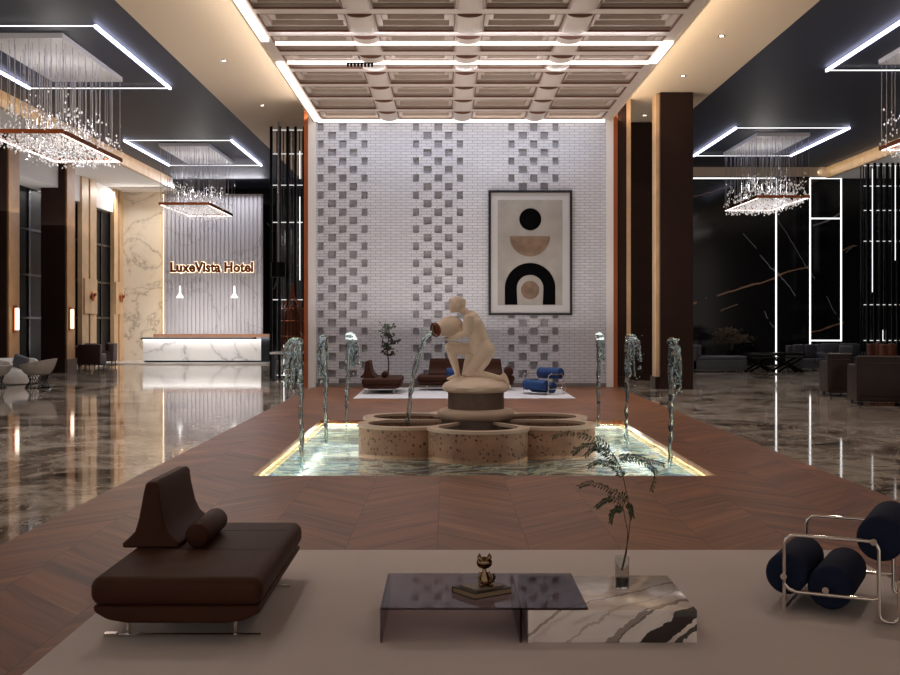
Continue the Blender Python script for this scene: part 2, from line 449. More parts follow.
# --- white brick feature wall with open squares
WY = 33.8; bz = ZC
def bricks_front(b, x0, x1, z0, z1): b.box(x0, x1, WY, WY + .15, z0, z1)
WL, WR = X(316, WY), X(606, WY)
b = MB(); b.box(WL, WR, WY + .15, WY + .4, 0, CZ + .1)
bands = [(317.5, 367.5), (413, 463), (508.5, 558.5)]
prev = WL; P = .5; top = 7.9; cuts = []
for (p0, p1) in bands:
    a0, a1 = X(p0, WY), X(p1, WY); bricks_front(b, prev, a0, 0, top); prev = a1
    edges = [a0 + (a1 - a0) * q for q in (0, .105, .295, .335, .0)]
    # five columns of openings: half at each border, three full ones between
    w = a1 - a0; colsx = [(0, .13), (.215, .385), (.435, .60), (.655, .82), (.88, 1)]
    colsx = [(0, .12), (.21, .37), (.43, .58), (.64, .79), (.88, 1.0)]
    zz = 0.0; row = 0
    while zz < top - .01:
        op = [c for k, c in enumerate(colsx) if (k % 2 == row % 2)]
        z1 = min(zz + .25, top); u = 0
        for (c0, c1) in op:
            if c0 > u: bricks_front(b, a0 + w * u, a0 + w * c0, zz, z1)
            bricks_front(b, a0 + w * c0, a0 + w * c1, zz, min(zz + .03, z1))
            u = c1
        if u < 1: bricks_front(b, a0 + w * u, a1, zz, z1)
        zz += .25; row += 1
bricks_front(b, prev, WR, 0, top)
struct('wall_back', b, M_brick)
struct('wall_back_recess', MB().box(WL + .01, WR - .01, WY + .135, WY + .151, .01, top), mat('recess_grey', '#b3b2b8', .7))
# return and copper trims
struct('trim_7', MB().box(X(308.5, WY), WL, WY - .1, WY + .4, 0, ZC), M_white)
struct('trim_8', MB().box(X(304.5, WY), X(308.5, WY), WY - .12, WY + .3, 0, ZC), M_copperwood)
struct('trim_9', MB().box(WR, X(613, WY), WY - .1, WY + .4, 0, ZC), M_white)
struct('trim_10', MB().box(X(613, WY), X(617, WY), WY - .12, WY + .3, 0, ZC), M_copperwood)
struct('wall_back_side', MB().box(-4.2, -4.0, 34.2, 57, 0, ZC), M_white)
struct('baseboard_back', MB().box(WL, WR, WY - .02, WY, 0, .12), mat('grey_skirting', '#77726f', .5))
# --- left hall end
struct('wall_reception', MB().box(-16.5, X(162, 54.8), 54.8, 55.2, 0, 8.05), M_cmarble)
struct('wall_reception_recess', MB().box(X(162, 54.8), -4, 57, 57.2, 0, ZC + .02),
       line_marble('black_marble_recess', '#0b0b0e', [(-8.6, 3.5, -7.2, 6.3, .02, '#8b8f98'), (-8.9, 6.8, -7.4, 4.6, .02, '#8b8f98'), (-7.8, 2.1, -6.6, 3.6, .02, '#8b8f98')]))
# --- left window wall
WXL = -15.5
b = MB(); b.box(WXL - .3, WXL, -4, 54.8, 6.95, 8.05); b.box(WXL - .3, WXL, -4, 54.8, 0, .12)
struct('wall_left', b, M_white)
def winrow(n, y0, y1, nv):
    f = MB()
    f.box(WXL - .2, WXL - .1, y0, y0 + .09, .12, 6.95); f.box(WXL - .2, WXL - .1, y1 - .09, y1, .12, 6.95)
    for zz in (.12, 2.0, 3.6, 5.3, 6.86): f.box(WXL - .2, WXL - .1, y0 + .09, y1 - .09, zz, zz + .09)
    for k in range(1, nv): 
        yy = y0 + (y1 - y0) * k / nv; f.box(WXL - .2, WXL - .1, yy - .04, yy + .04, .12, 6.95)
    w = struct('window_%d' % n, f, M_steel)
    MB().box(WXL - .17, WXL - .15, y0, y1, .12, 6.95).build('pane', M_night, w)
winrow(1, 20, 30.6, 4); winrow(2, 30.6, 37.2, 3); winrow(3, 37.2, 43.0, 3); winrow(4, 43.0, 48.6, 3); winrow(5, 50.6, 53.3, 2)
# pale timber wall panels between the windows with a dark reveal line down the middle
def panel(n, y0, y1):
    b = MB(); m = (y0 + y1) / 2
    b.box(WXL - .28, WXL + .08, y0, m - .12, 0, 8.05); b.box(WXL - .28, WXL + .08, m + .12, y1, 0, 8.05)
    struct('trim_%d' % n, b, M_paleoak)
    struct('trim_%d' % (n + 20), MB().box(WXL - .28, WXL, m - .12, m + .12, 0, 8.05), M_darkwood)
panel(11, 48.6, 50.6); panel(12, 53.3, 54.8)
# --- right hall end : black marble wall with light lines
RY = 49.5
def pz(u, v): return (680 + u / 2.596, 160 + v / 2.596)
def seg(u0, v0, u1, v1, w, c):
    a = pz(u0, v0); d = pz(u1, v1); return (X(a[0], RY), Z(a[1], RY), X(d[0], RY), Z(d[1], RY), w, c)
g_, br = '#8a8a90', '#9a7560'
M_rmarble = line_marble('black_marble_wall', '#07070a', [seg(20, 380, 335, 275, .035, br), seg(335, 447, 425, 420, .03, br), seg(250, 150, 420, 420, .015, g_),
    seg(165, 190, 300, 352, .018, g_), seg(30, 98, 135, 68, .025, br), seg(345, 170, 420, 138, .035, g_), seg(422, 236, 490, 212, .03, br), seg(215, 388, 245, 435, .015, g_), seg(105, 392, 150, 375, .02, br), seg(430, 240, 520, 180, .012, g_)])
struct('wall_right', MB().box(5.5, 24.5, RY, RY + .3, 0, ZC), M_rmarble)
struct('wall_right_side', MB().box(24.2, 24.5, -4, RY, 0, 8.05), M_darkwood)
def ledline(x0, y0, x1, y1, w=1.25):
    b = MB(); h = w / 2
    b.box(X(min(x0, x1) - (h if x0 == x1 else 0), RY), X(max(x0, x1) + (h if x0 == x1 else 0), RY), RY - .035, RY - .003, Z(max(y0, y1) + (h if y0 == y1 else 0), RY), Z(min(y0, y1) - (h if y0 == y1 else 0), RY))
    return b
G = 'light lines set in the black marble wall'
for nm, (q, lab) in enumerate([((640, 178.3, 776, 178.3), 'white light line along the top of the black marble wall, left run'),
      ((776, 178.3, 776, 364), 'full height white light line on the black marble wall, leftmost upright'),
      ((810, 178.3, 810, 355), 'white upright light line forming the left side of the tall rectangle on black marble'),
      ((841, 178.3, 841, 341), 'white upright light line forming the right side of the tall rectangle on black marble'),
      ((810, 178.3, 841, 178.3), 'short white light line closing the top of the tall rectangle on black marble'),
      ((810, 218.5, 841, 218.5), 'short white light line across the upper part of the tall rectangle on black marble'),
      ((810, 340.5, 841, 340.5), 'short white light line at the foot of the tall rectangle on black marble')]):
    tag(ledline(*q).build('light_line', M_ledthin), lab, 'light strip', G)

# ================================================================ columns
def column(name_lab, x0, x1, y0, y1, zt, strip_side=0, base=True, mat_=M_darkwood):
    t = thing('column', name_lab, 'column', ((x0 + x1) / 2, (y0 + y1) / 2, 0)); cx, cy = t.location.x, t.location.y
    a, c = (x1 - x0) / 2, (y1 - y0) / 2
    MB().box(-a, a, -c, c, 0, zt).build('shaft', mat_, t)
    return t, a, c
for (lab, x0, y0, Yb) in [('dark wood square column nearest the camera on the right side of the hall', 6.07, 32.7, 0), ('dark wood square column standing second behind the nearest one', 5.95, 37.7, 0)]:
    x1 = x0 + .93; t, a, c = column(lab, x0, x1, y0, y0 + .9, ZC)
    MB().box(-a - .10, -a + .02, -c + .15, c - .15, .35, ZC - .02).build('lit_oak_strip', M_paleoak, t)['label'] = 'pale oak strip, lit warm'
    MB().box(-a - .13, -a, -c + .1, c, 0, .35).build('plinth', M_darkwood, t)
    area((x0 - .3, y0 + .1, 4.4), .05, 7.6, 7, WARM, (math.pi / 2, 0, math.pi / 2 * 0 - 1.1))
t, a, c = column('narrow dark wood pier at the right end of the white brick wall', X(617, WY), X(623, WY) + .1, WY, WY + .5, ZC)
MB().box(a, a + .12, -c - .06, c, .3, ZC).build('lit_oak_strip', M_paleoak, t)
MB().box(-a - .05, a, -c - .08, -c, 0, .3).build('plinth', M_darkwood, t)
# left hall columns
for i, (lab, y0, y1) in enumerate([('dark portal column at the far left edge, with a small lit sconce', 37.2, 38.3), ('dark portal column beside the brown settees, with a small lit sconce', 42.9, 44.0)]):
    t, a, c = column(lab, -15.15, -14.25, y0, y1, 8.05)
    MB().box(a, a + .05, -c + .1, c - .1, .5, 8.05).build('copper_side_panel', M_oak, t)
    MB().box(a, a + .09, -c, c, 0, .5).build('plinth', M_stone, t)
for i, (lab, y) in enumerate([('slim glowing wall sconce on the far left column', 37.75), ('slim glowing wall sconce on the second left column', 43.3)]):
    s = thing('wall_sconce', lab, 'sconce', (-14.2, y, 2.0), group='column sconces')
    MB().box(0.0, .05, -.14, .14, -.45, .45).build('back_plate', M_copper, s)
    MB().rbox(.05, .14, -.07, .07, -.36, .36, .02, 2).build('light_tube', mat('sconce_glow', '#fff2e0', .5, emit='#ffe9cf', es=2.5), s)
area((-13.6, 37.2, 4.0), 6, .1, 6, WARM, (0, math.pi / 2, 0)); area((-13.6, 43.4, 4.0), 6, .1, 6, WARM, (0, math.pi / 2, 0))
struct('trim_41', MB().box(-15.6, -14.5, 36, 44, 6.9, 8.05), M_white)
# square plaques with copper shell sconces
for lab, y in [('square oak plaque with a copper shell sconce between the two tall windows', 49.6), ('square oak plaque with a copper shell sconce beside the cream marble wall', 53.95)]:
    s = thing('wall_plaque', lab, 'sconce', (WXL + .08, y, 2.98), group='plaques with copper sconces')
    MB().box(0, .08, -.85 if y < 50 else -.62, .85 if y < 50 else .62, -.75, .75).build('panel', M_paleoak, s)
    d = MB(); d.sphere((.16, 0, 0), .2, 14, (.35, 1, 1.1)); d.build('shell_shade', M_copper, s)
    MB().sphere((.26, .05, .08), .09, 10, (.4, 1, 1)).build('shell_shade', M_copper, s)

# ================================================================ LIGHTS overhead
def led_frame(lab, x0, x1, y0, y1, dim='none'):
    t = thing('led_light_frame', lab, 'ceiling light', ((x0 + x1) / 2, (y0 + y1) / 2, ZC - .05), group='rectangular light frames under the dark ceilings')
    a, c = (x1 - x0) / 2, (y1 - y0) / 2; w = .055; wt = .02
    for q in ((-a, -a + w, -c, c), (a - w, a, -c, c)): MB().box(q[0], q[1], q[2], q[3], -.04, .03).build('light_strip', M_led, t)
    for q in ((-a + w, a - w, -c, -c + wt), (-a + w, a - w, c - wt, c)): MB().box(q[0], q[1], q[2], q[3], -.014, .01).build('light_strip', M_ledthin, t)
    for sx in (-1, 1):
        for k in (-.8, 0, .8):
            MB().cyl((sx * (a - w / 2), k * c, .02), (sx * (a - w / 2), k * c, .07), .012, seg=6).build('hanger', M_steel, t)
    return t
led_frame('large rectangular light frame on the dark ceiling at upper left, around the nearer chandelier', -11.6, -7.65, 25.1, 31.9)
led_frame('rectangular light frame above the chandelier by the reception wall', -11.6, -7.7, 41.2, 47.9)
led_frame('rectangular light frame on the dark ceiling at the upper right corner', 9.74, 13.6, 23.0, 29.6)
led_frame('rectangular light frame above the chandelier by the black marble wall', 9.65, 13.5, 38.5, 45.1)

M_cryst = mat('crystal', '#dcdce4', .05, .55, spec=1.0, emit='#fff4e6', es=.3)  # faint emission stands in for sparkle on the drops
M_wire = mat('fine_wire', '#9a9aa0', .3, .9)
def chandelier_proto(L):
    """origin on the ceiling, x +-.92, y 0..L"""
    rnd = random.Random(3)
    t = thing('chandelier', 'x', 'chandelier', (0, 0, ZC), group='crystal chandeliers on hanging wires')
    MB().box(-.93, .93, 0, L, -.1, 0.02).build('ceiling_plate', mat('white_plate', '#e8e8ee', .35, bump=(50, .1)), t)
    zf = -2.2
    f = MB(); e = .05
    for q in ((-.93, -.93 + e, 0, L), (.93 - e, .93, 0, L), (-.93 + e, .93 - e, 0, e), (-.93 + e, .93 - e, L - e, L)): f.box(q[0], q[1], q[2], q[3], zf - .05, zf + .05)
    fr = f.build('copper_frame', M_copper, t)
    g = MB()
    for q in ((-.93 + e, -.93 + e + .03, e, L - e), (.93 - e - .03, .93 - e, e, L - e), (-.87, .87, L - e - .03, L - e)): g.box(q[0], q[1], q[2], q[3], zf - .06, zf - .02)
    g.build('light_strip', M_ledtube, fr)
    cr = MB()
    def oct_(x, y, z, r):
        vs = [cr.bm.verts.new((x + dx * r, y + dy * r, z + dz * r * 1.5)) for dx, dy, dz in ((1, 0, 0), (0, 1, 0), (-1, 0, 0), (0, -1, 0), (0, 0, 1), (0, 0, -1))]
        for k in range(4):
            cr.bm.faces.new((vs[k], vs[(k + 1) % 4], vs[4])); cr.bm.faces.new((vs[(k + 1) % 4], vs[k], vs[5]))
    n = 0
    for i in range(8):
        for j in range(12):
            if n >= 96: break
            x = -.86 + 1.72 * i / 7 + rnd.uniform(-.05, .05); y = .12 + (L - .24) * j / 11 + rnd.uniform(-.1, .1)
            lo = -2.45 + rnd.uniform(0, .9)
            MB().cyl((x, y, -.1), (x, y, lo), .0065, seg=4, cap=False).build('hanging_wire', M_wire, t); n += 1
            for k in range(7):
                if k < 5: oct_(x + rnd.uniform(-.12, .12), y + rnd.uniform(-.2, .2), max(-2.42, lo + rnd.uniform(-.1, .3)), rnd.uniform(.014, .03))
                else: oct_(x + rnd.uniform(-.1, .1), y + rnd.uniform(-.2, .2), -2.5 + abs(rnd.gauss(0, .55)), rnd.uniform(.015, .03))
    for k in range(1100):
        oct_(rnd.uniform(-.9, .9), rnd.uniform(0, L), -2.42 + min(1.1, abs(rnd.gauss(.12, .22))), rnd.uniform(.013, .03))
    c = cr.build('crystal_drops', M_cryst, t); c['kind'] = 'stuff'
    return t
ch = chandelier_proto(4.8); ch.location = (-9.62, 26.0, ZC); ch['label'] = 'crystal chandelier in a copper frame at upper left, nearest to the camera'
dup(ch, (-9.68, 42.3, ZC), label='crystal chandelier in a copper frame hanging before the reception wall')
dup(ch, (11.7, 23.9, ZC), label='crystal chandelier at the right edge, partly cut off by the frame')
dup(ch, (11.67, 39.9, ZC), label='crystal chandelier hanging before the black marble wall')
for (x, y) in ((-9.62, 28.4), (-9.68, 44.7), (11.7, 26.3), (11.67, 42.3)):
    point((x, y, 6.9), 60, NEUT, .12)
    area((x, y, 6.2), 1.6, 4.4, 20, NEUT)

# tubes across and along the coffered ceiling
G = 'light tubes on the coffered ceiling'
for lab, q in [('white light tube crossing the coffered ceiling, the nearer of the pair', (-3.6, 4.55, 24.1, 24.13)), ('white light tube crossing the coffered ceiling, the farther of the pair', (-3.6, 4.55, 25.9, 25.93)),
               ('white light tube running along the top of the white brick wall', (-3.75, 4.6, 33.5, 33.6))]:
    o = MB().box(q[0], q[1], q[2], q[3], CZ - .075, CZ - .005).build('light_tube', M_ledtube); tag(o, lab, 'light strip', G)
for lab, q in [('broad white light strip on the left coffer edge, near the top of the photo', (-3.86, -3.70, 0, 23.9)), ('broad white light strip on the left coffer edge, running on to the brick wall', (-3.86, -3.70, 26.0, 33.5)),
               ('short white light strip on the right coffer edge joining two tubes', (4.55, 4.73, 24.05, 25.95))]:
    o = MB().box(q[0], q[1], q[2], q[3], CZ - .06, CZ - .012).build('light_tube', M_ledtube); tag(o, lab, 'light strip', G)
# a short bar of little spotlights
t = thing('track_light', 'short black bar of small spotlights hanging under the coffered ceiling', 'ceiling light', (X(360, 25.6), 25.6, CZ - .02))
MB().box(-.3, .3, -.02, .02, -.12, -.09).build('bar', M_black, t)
for k in range(8):
    MB().cyl((-.27 + k * .077, 0, -.12), (-.27 + k * .077, 0, -.19), .026, seg=10).build('spotlight', M_black, t)
# recessed downlights (positions on the cream bands and coffers)
M_glow = mat('downlight_glow', '#ffffff', .5, emit='#fff1dd', es=14)
def downlight(x, y, z, lab, grp, w=0, col=WARM, ang=75, rad=.05):
    t = thing('downlight', lab, 'ceiling light', (x, y, z), group=grp)
    MB().lathe([(.05, -.012), (.085, -.012), (.09, 0), (.09, .03), (.05, .03)], seg=20).build('trim_ring', M_chrome, t)
    MB().lathe([(0, -.006), (.05, -.006), (.05, .01), (0, .01)], seg=20).build('lens', M_glow, t)
    if w: spot((x, y, z - .05), w, col, ang, .9, rad)
names = ['nearest of the visible ones', 'middle of the visible ones', 'farthest of the visible ones']
for i, y in enumerate((28.7, 34.7, 40.6)): downlight(-5.57, y, ZC, 'small round downlight in the cream ceiling left of the coffers, ' + names[i], 'downlights in the left cream ceiling', 90, (1, .8, .6))
for i, y in enumerate((26.2, 30.5, 36.4)): downlight(6.26, y, ZC, 'small round downlight in the cream ceiling above the dark columns, ' + names[i], 'downlights in the right cream ceiling', 150, (1, .76, .5))
k = 0
for (px, py) in ((307, 19), (418.5, 75), (641, 75), (528, 19.5), (508, 89), (505, 97)):
    y = (CZ + .36 - CH) * F / (CY - py) if py not in (75,) else (CZ - CH) * F / (CY - py)
posn = ['in the front left coffer', 'in the front centre coffer', 'in the third row, centre', 'in the third row, right', 'in the fifth row, centre']
for (i, j, lab) in ((0, 5, posn[0]), (2, 5, posn[1]), (1, 3, posn[2]), (3, 3, posn[3]), (2, 1, posn[4])):
    yc = (ys[j] + ys[j + 1]) / 2 + 1.72; xc = (xs[i] + xs[i + 1]) / 2
    downlight(xc, yc, CZ + .41, 'small round downlight ' + lab + ' of the coffered ceiling', 'downlights in the coffers', 60, NEUT)
# added unseen spots above the near hall that light the foreground
for (x, y, w) in ((-2.6, 19.0, 330), (3.4, 19.0, 330), (-2.6, 12.5, 330), (3.4, 12.5, 330), (.45, 9.0, 240), (-2.2, 6.0, 200), (3.2, 6.0, 200)):
    spot((x, y, CZ + .3), w, (1, .86, .76), 110, 1, .25)
for (x, y, w) in ((-9.6, 18, 950), (-9.6, 35, 950), (-10, 50, 800), (11.5, 17, 750), (11.5, 34, 750), (13, 46, 420), (-14, 47, 200)):  # added spots without fixtures that brighten the side halls
    spot((x, y, 8.0), w, NEUT, 120, 1, .2)
# reception wash
area((X(212, 54) , 53.6, 8.2), 5.0, .2, 210, (.95, .93, 1), (-.55, 0, 0))
area((X(212, 54), 52.9, .3), 4.8, .1, 50, NEUT, (math.pi / 2, 0, 0))
area((X(205, 52), 50.2, 2.6), 5.0, .3, 60, NEUT, (math.pi / 2 - .9, 0, 0))
area((X(140, 54), 53.2, 7.9), 2.4, .2, 110, (1, .93, .84), (-.35, 0, 0))
area((-12.2, 26, 8.25), .1, 52, 90, WARM, (0, math.pi / 2, 0))
area((-14.5, 30, 5.5), 1.5, 40, 160, NEUT, UP)
area((15.8, 26, 8.25), .1, 46, 80, WARM, (0, -math.pi / 2, 0))
area((18.5, 34, 5.5), 2, 28, 120, NEUT, UP)
# ================================================================ RECEPTION
Ys = 54.0
sx0, sx1 = X(162.5, Ys), X(261.5, Ys); zt = Z(193.5, Ys)
t = thing('slat_screen', 'tall grey fluted marble screen behind the reception counter', 'wall panel', ((sx0 + sx1) / 2, Ys + .3, 0))
a = (sx1 - sx0) / 2
b = MB(); b.box(-a, a, 0, .2, 0, zt); n = 24; w = 2 * a / n
for k in range(n): b.box(-a + k * w, -a + k * w + w * .66, -.06, 0, 0, zt)
b.build('fluted_panel', M_slat, t)
MB().box(-a - .05, -a, -.02, .22, 0, zt).build('light_edge', mat('edge_glow', '#ffffff', .5, emit='#ffdcae', es=3), t)
# sign
t = thing('hotel_sign', 'backlit brown copper lettering reading LuxeVista Hotel on the fluted screen', 'sign', (X(169, Ys), Ys + .18, Z(271.5, Ys)))
text = 'LuxeVista Hotel'
M_sign = mat('brown_copper_letter', '#6a3520', .35, .6)
M_halo = mat('sign_backlight', '#ffffff', .5, emit='#ffd9ae', es=2.2)
def txt(s, size, off=0.0, ext=.03):
    c = bpy.data.curves.new('t', 'FONT'); c.body = s; c.size = size; c.offset = off; c.extrude = ext; c.resolution_u = 3
    o = bpy.data.objects.new('t', c); COL.objects.link(o)
    dg = bpy.context.evaluated_depsgraph_get(); dg.update()
    me = bpy.data.meshes.new_from_object(o.evaluated_get(dg)); bpy.data.objects.remove(o)
    return me
def width(s):
    me = txt(s, 1); x = max((v.co.x for v in me.vertices), default=0); bpy.data.meshes.remove(me); return x
def left(s):
    me = txt(s, 1); x = min((v.co.x for v in me.vertices), default=0); bpy.data.meshes.remove(me); return x
full = width(text); want = X(252, Ys) - X(169, Ys); size = want / full
for i, chh in enumerate(text):
    if chh == ' ': continue
    xr = width(text[:i + 1]); own = width(chh)
    for nm, off, mt, dy in (('letter', .026, M_sign, 0), ('backlight', .044, M_halo, .05)):
        me = txt(chh, size * 1.0, off * 1.0, .035 if nm == 'letter' else .01)
        for v in me.vertices:
            x, y, z = v.co; v.co = ((xr - own) * size + x, -z + dy, y * 1.05)
        me.materials.clear(); me.materials.append(mt)
        me.name = nm; o = bpy.data.objects.new(nm, me); COL.objects.link(o)
        if nm == 'letter': o.parent = t; par = o
        else: o.parent = par
# pendants
for px, lab in ((180, 'left'), (234.5, 'right')):
    Yp = 53.4
    t = thing('pendant_lamp', 'small white cone pendant lamp before the fluted screen, the %s one of the two' % lab, 'pendant lamp', (X(px, Yp), Yp, Z(298, Yp)), group='white cone pendants over the counter')
    MB().lathe([(0, .0), (.17, 0), (.16, .05), (.05, .22), (.035, .55), (0, .58)], seg=20).build('shade', mat('pendant_white', '#ffffff', .4, emit='#ffffff', es=.9), t)
    MB().cyl((0, 0, .55), (0, 0, ZC - t.location.z), .006, seg=6).build('cord', M_wire, t)
# counter
Yc = 52.0
t = thing('reception_counter', 'long white marble reception counter with black top and raised wooden ledge', 'counter', (X(202, Yc), Yc, 0))
hw = (X(261, Yc) - X(143, Yc)) / 2; zt = Z(339.5, Yc)
MB().box(-hw, hw, 0, .8, .12, zt).build('marble_front', M_wmarble, t)
MB().box(-hw + .05, hw + .55, .05, .85, 0, .12).build('plinth', M_steel, t)
MB().box(-hw - .08, hw - .35, -.08, .85, zt, zt + .1).build('black_top', M_blacklac, t)
MB().box(-hw + .4, hw + .35, .25, .95, zt + .1, zt + .24).build('wooden_ledge', mat('ledge_wood', '#7a4e2e', .4, var=(2, .15)), t)
MB().box(hw, hw + .35, .1, .9, 0, zt + .1).build('end_panel', M_steel, t)
MB().box(-hw, hw, -.04, .0, zt - .05, zt).build('light_strip', M_ledthin, t)
struct('trim_42', MB().box(-15.4, X(268, 51), 50.6, 54.8, 0, .05), mat('pale_platform', '#cfccca', .15))
area((X(200, 51), 51.2, 1.2), 6, .2, 60, NEUT, (math.pi / 2 + .9, 0, 0))

# ================================================================ SIDE SCREENS of rods
def rod_screen(lab, px, Y, zt, shelves, lights, depth=1.6, far=None):
    x0, x1 = X(px[0], Y), X(px[-1], Y)
    t = thing('rod_screen', lab, 'screen', (x0, Y, 0))
    for p in px: 
        MB().box(X(p, Y) - x0 - .045, X(p, Y) - x0 + .045, -.045, .045, 0, zt - .012).build('rod', M_black, t)
    w = x1 - x0
    for z in shelves:
        MB().box(-.05, w + .05, .3, .32, z, z + .028).build('crossbar', M_glowbar, t)
    for (p, za, zb) in lights:
        MB().cyl((X(p, Y) - x0, .22, za), (X(p, Y) - x0, .22, zb), .014, seg=8).build('light_rod', M_ledthin, t)
    for k in range(len(px) * 2):
        xx = w * (k + .5) / (len(px) * 2)
        MB().box(xx - .02, xx + .02, .9, .94, 0, zt - .012).build('rear_rod', M_steel, t)
    return t
Yl = 38.5
zz = [Z(y, Yl) for y in (129, 153, 184.5, 222, 300, 376)]
rod_screen('tall screen of black rods with white crossbars left of the brick wall', [271.3, 279.7, 287.8, 295.6, 304.2], Yl, ZC, zz,
           [(299, Z(178, Yl), Z(150, Yl)), (299, Z(280, Yl), Z(196, Yl)), (283, Z(376, Yl), Z(345, Yl))])
Yr = 44.5
zz = [Z(y, Yr) for y in (165, 185.5, 210, 241, 305, 341)]
rod_screen('tall screen of black rods with white crossbars at the right edge of the photo', [868, 874.8, 881, 887, 892.8, 898, 904, 910], Yr, 8.05, zz,
           [(874.5, Z(292, Yr), Z(168, Yr)), (885, Z(341, Yr), Z(330, Yr)), (897.5, Z(260, Yr), Z(165, Yr))])
M_copperdk = mat('aged_copper', '#7a4630', .35, .9)
t = thing('cage_lamp', 'large copper wire bell shaped floor lamp in front of the rod screen', 'lamp', (X(292.5, 37.4), 37.4, Z(352, 37)+.002))
prof = [(.0, 2.2), (.04, 2.15), (.05, 1.9), (.1, 1.72), (.27, 1.6), (.34, 1.4), (.36, .5), (.37, .02)]
for k in range(20):
    an = 2 * math.pi * k / 20
    MB().tube([(r * math.cos(an), r * math.sin(an), z) for r, z in prof], .014, 5).build('cage_wire', M_copperdk, t)
for r, z in ((.355, 1.0), (.36, .5), (.37, .03), (.34, 1.4)):
    MB().tube([(r * math.cos(q * math.pi / 12), r * math.sin(q * math.pi / 12), z) for q in range(25)], .018, 5).build('cage_hoop', M_copperdk, t)
MB().lathe([(0, .2), (.22, .25), (.30, .7), (.27, 1.2), (.1, 1.5), (0, 1.5)], seg=20).build('inner_shade', mat('copper_glass', '#4a2618', .4, .5), t)
MB().lathe([(0, 0), (.3, 0), (.3, .05), (.04, .08), (.04, .3), (0, .3)], seg=16).build('base', M_copper, t)
Yb = 37.0
t = thing('bar_table', 'narrow white topped console under the copper cage lamp', 'table', (X(284, Yb), Yb, 0))
zb = Z(352, Yb) - .0
MB().box(-.45, .55, -.05, .85, zb - .07, zb - .005).build('top', M_wmarble, t)
for sx in (-.35, .4): MB().box(sx - .05, sx + .05, 0, .5, 0, zb - .07).build('leg', M_steel, t)
t = thing('cylinder_pendant', 'black ribbed cylinder pendant lamp hanging before the rod screen', 'pendant lamp', (X(278.5, 37.6), 37.6, Z(277, 37.6)))
MB().lathe([(0, 0), (.24, 0), (.24, .48), (0, .48)], seg=24).build('shade', M_black, t)
MB().cyl((0, 0, .48), (0, 0, ZC - t.location.z), .03, seg=8).build('stem', mat('pendant_stem', '#a8a8b0', .3, .8), t)

# ================================================================ PAINTING
Yp = WY - .06
t = thing('framed_art', 'tall black framed abstract print with circle, bowl and arch on the brick wall', 'picture', (X(530.5, Yp), Yp, Z(253, Yp)))
def pu(u, v): return (X(460 + u / 2.177, Yp) - t.location.x, Z(110 + v / 2.177, Yp) - t.location.z)
x0, z1 = pu(62, 175); x1, z0 = pu(244, 447); e = .07
f = MB()
for q in ((x0, x0 + e, z0, z1), (x1 - e, x1, z0, z1), (x0 + e, x1 - e, z0, z0 + e), (x0 + e, x1 - e, z1 - e, z1)): f.box(q[0], q[1], -.06, .05, q[2], q[3])
f.build('frame', mat('frame_black', '#15151a', .4), t)
MB().box(x0 + e, x1 - e, -.01, .05, z0 + e, z1 - e).build('mat_board', mat('mat_board', '#b5b3b5', .7), t)
x0, z1 = pu(82, 196); x1, z0 = pu(223, 425)
MB().box(x0, x1, -.015, -.0, z0, z1).build('print', mat('print_paper', '#98948f', .7, var=(1.5, .14), spec=.1), t)
def shape(name, pts, m, y):
    b = MB(); b.prism([pu(*p) for p in pts], lambda u, v, tt: (u, tt, v), y - .008, y); return b.build(name, m, t)
M_ink = mat('print_black', '#050506', .8, spec=.05); M_tan = mat('print_tan', '#7a6657', .7, var=(2.2, .35), spec=.1)
circ = lambda cx, cy, r, a0=0, a1=2 * math.pi, n=40: [(cx + r * math.cos(a0 + (a1 - a0) * k / n), cy + r * math.sin(a0 + (a1 - a0) * k / n)) for k in range(n + (1 if a1 - a0 < 6 else 0))]
shape('black_circle', circ(153, 238, 24), M_ink, -.015)
shape('tan_bowl', circ(152, 275, 44, 0, math.pi, 24), M_tan, -.015)
arch = circ(152.5, 388, 55, math.pi, 2 * math.pi, 24) + [(207.5, 424), (180, 424)] + circ(152.5, 388, 29, 0, -math.pi, 24)[0:] + [(125, 424), (97.5, 424)]
shape('black_arch', arch, M_ink, -.015)
shape('tan_disc', circ(152.5, 392, 20), M_tan, -.015)

# ================================================================ POOL and FOUNTAIN
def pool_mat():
    g = NT('pool_floor_caustics', .4); x, y, z = g.sep()  # caustic-like bright and dark patches painted into the pool floor colour
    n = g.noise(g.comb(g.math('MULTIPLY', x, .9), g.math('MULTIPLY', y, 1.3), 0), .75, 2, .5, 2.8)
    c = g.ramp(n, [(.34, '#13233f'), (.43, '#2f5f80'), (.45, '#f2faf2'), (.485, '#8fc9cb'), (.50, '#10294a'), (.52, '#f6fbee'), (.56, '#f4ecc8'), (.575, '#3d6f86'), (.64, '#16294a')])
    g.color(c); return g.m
pcx, pcy = (PX0 + PX1) / 2, (PY0 + PY1) / 2
t = thing('reflecting_pool', 'rectangular sunken pool with pale blue lit floor around the fountain', 'pool', (pcx, pcy, -.45))
a, c = (PX1 - PX0) / 2, (PY1 - PY0) / 2
M_pool = pool_mat()
MB().box(-a - .1, a + .1, -c - .1, c + .1, -.1, 0).build('pool_floor', M_pool, t)
b = MB()
for q in ((-a - .1, -a, -c - .1, c + .1), (a, a + .1, -c - .1, c + .1), (-a, a, -c - .1, -c), (-a, a, c, c + .1)): b.box(q[0], q[1], q[2], q[3], 0, .33)
b.build('pool_wall', mat('pool_wall_tile', '#d8cfae', .4), t)
M_pled = mat('pool_led', '#ffffff', .5, emit='#ffd692', es=5)
for q in ((PX0 + .1, pcy, .1, 7.6, -1), (PX1 - .1, pcy, .1, 7.6, 1)):  # added underwater lamps that brighten the pool floor beyond the edge strips
    area((q[0], q[1], -.2), q[2], q[3], 165, (1, .93, .80), (0, q[4] * math.radians(70), 0))
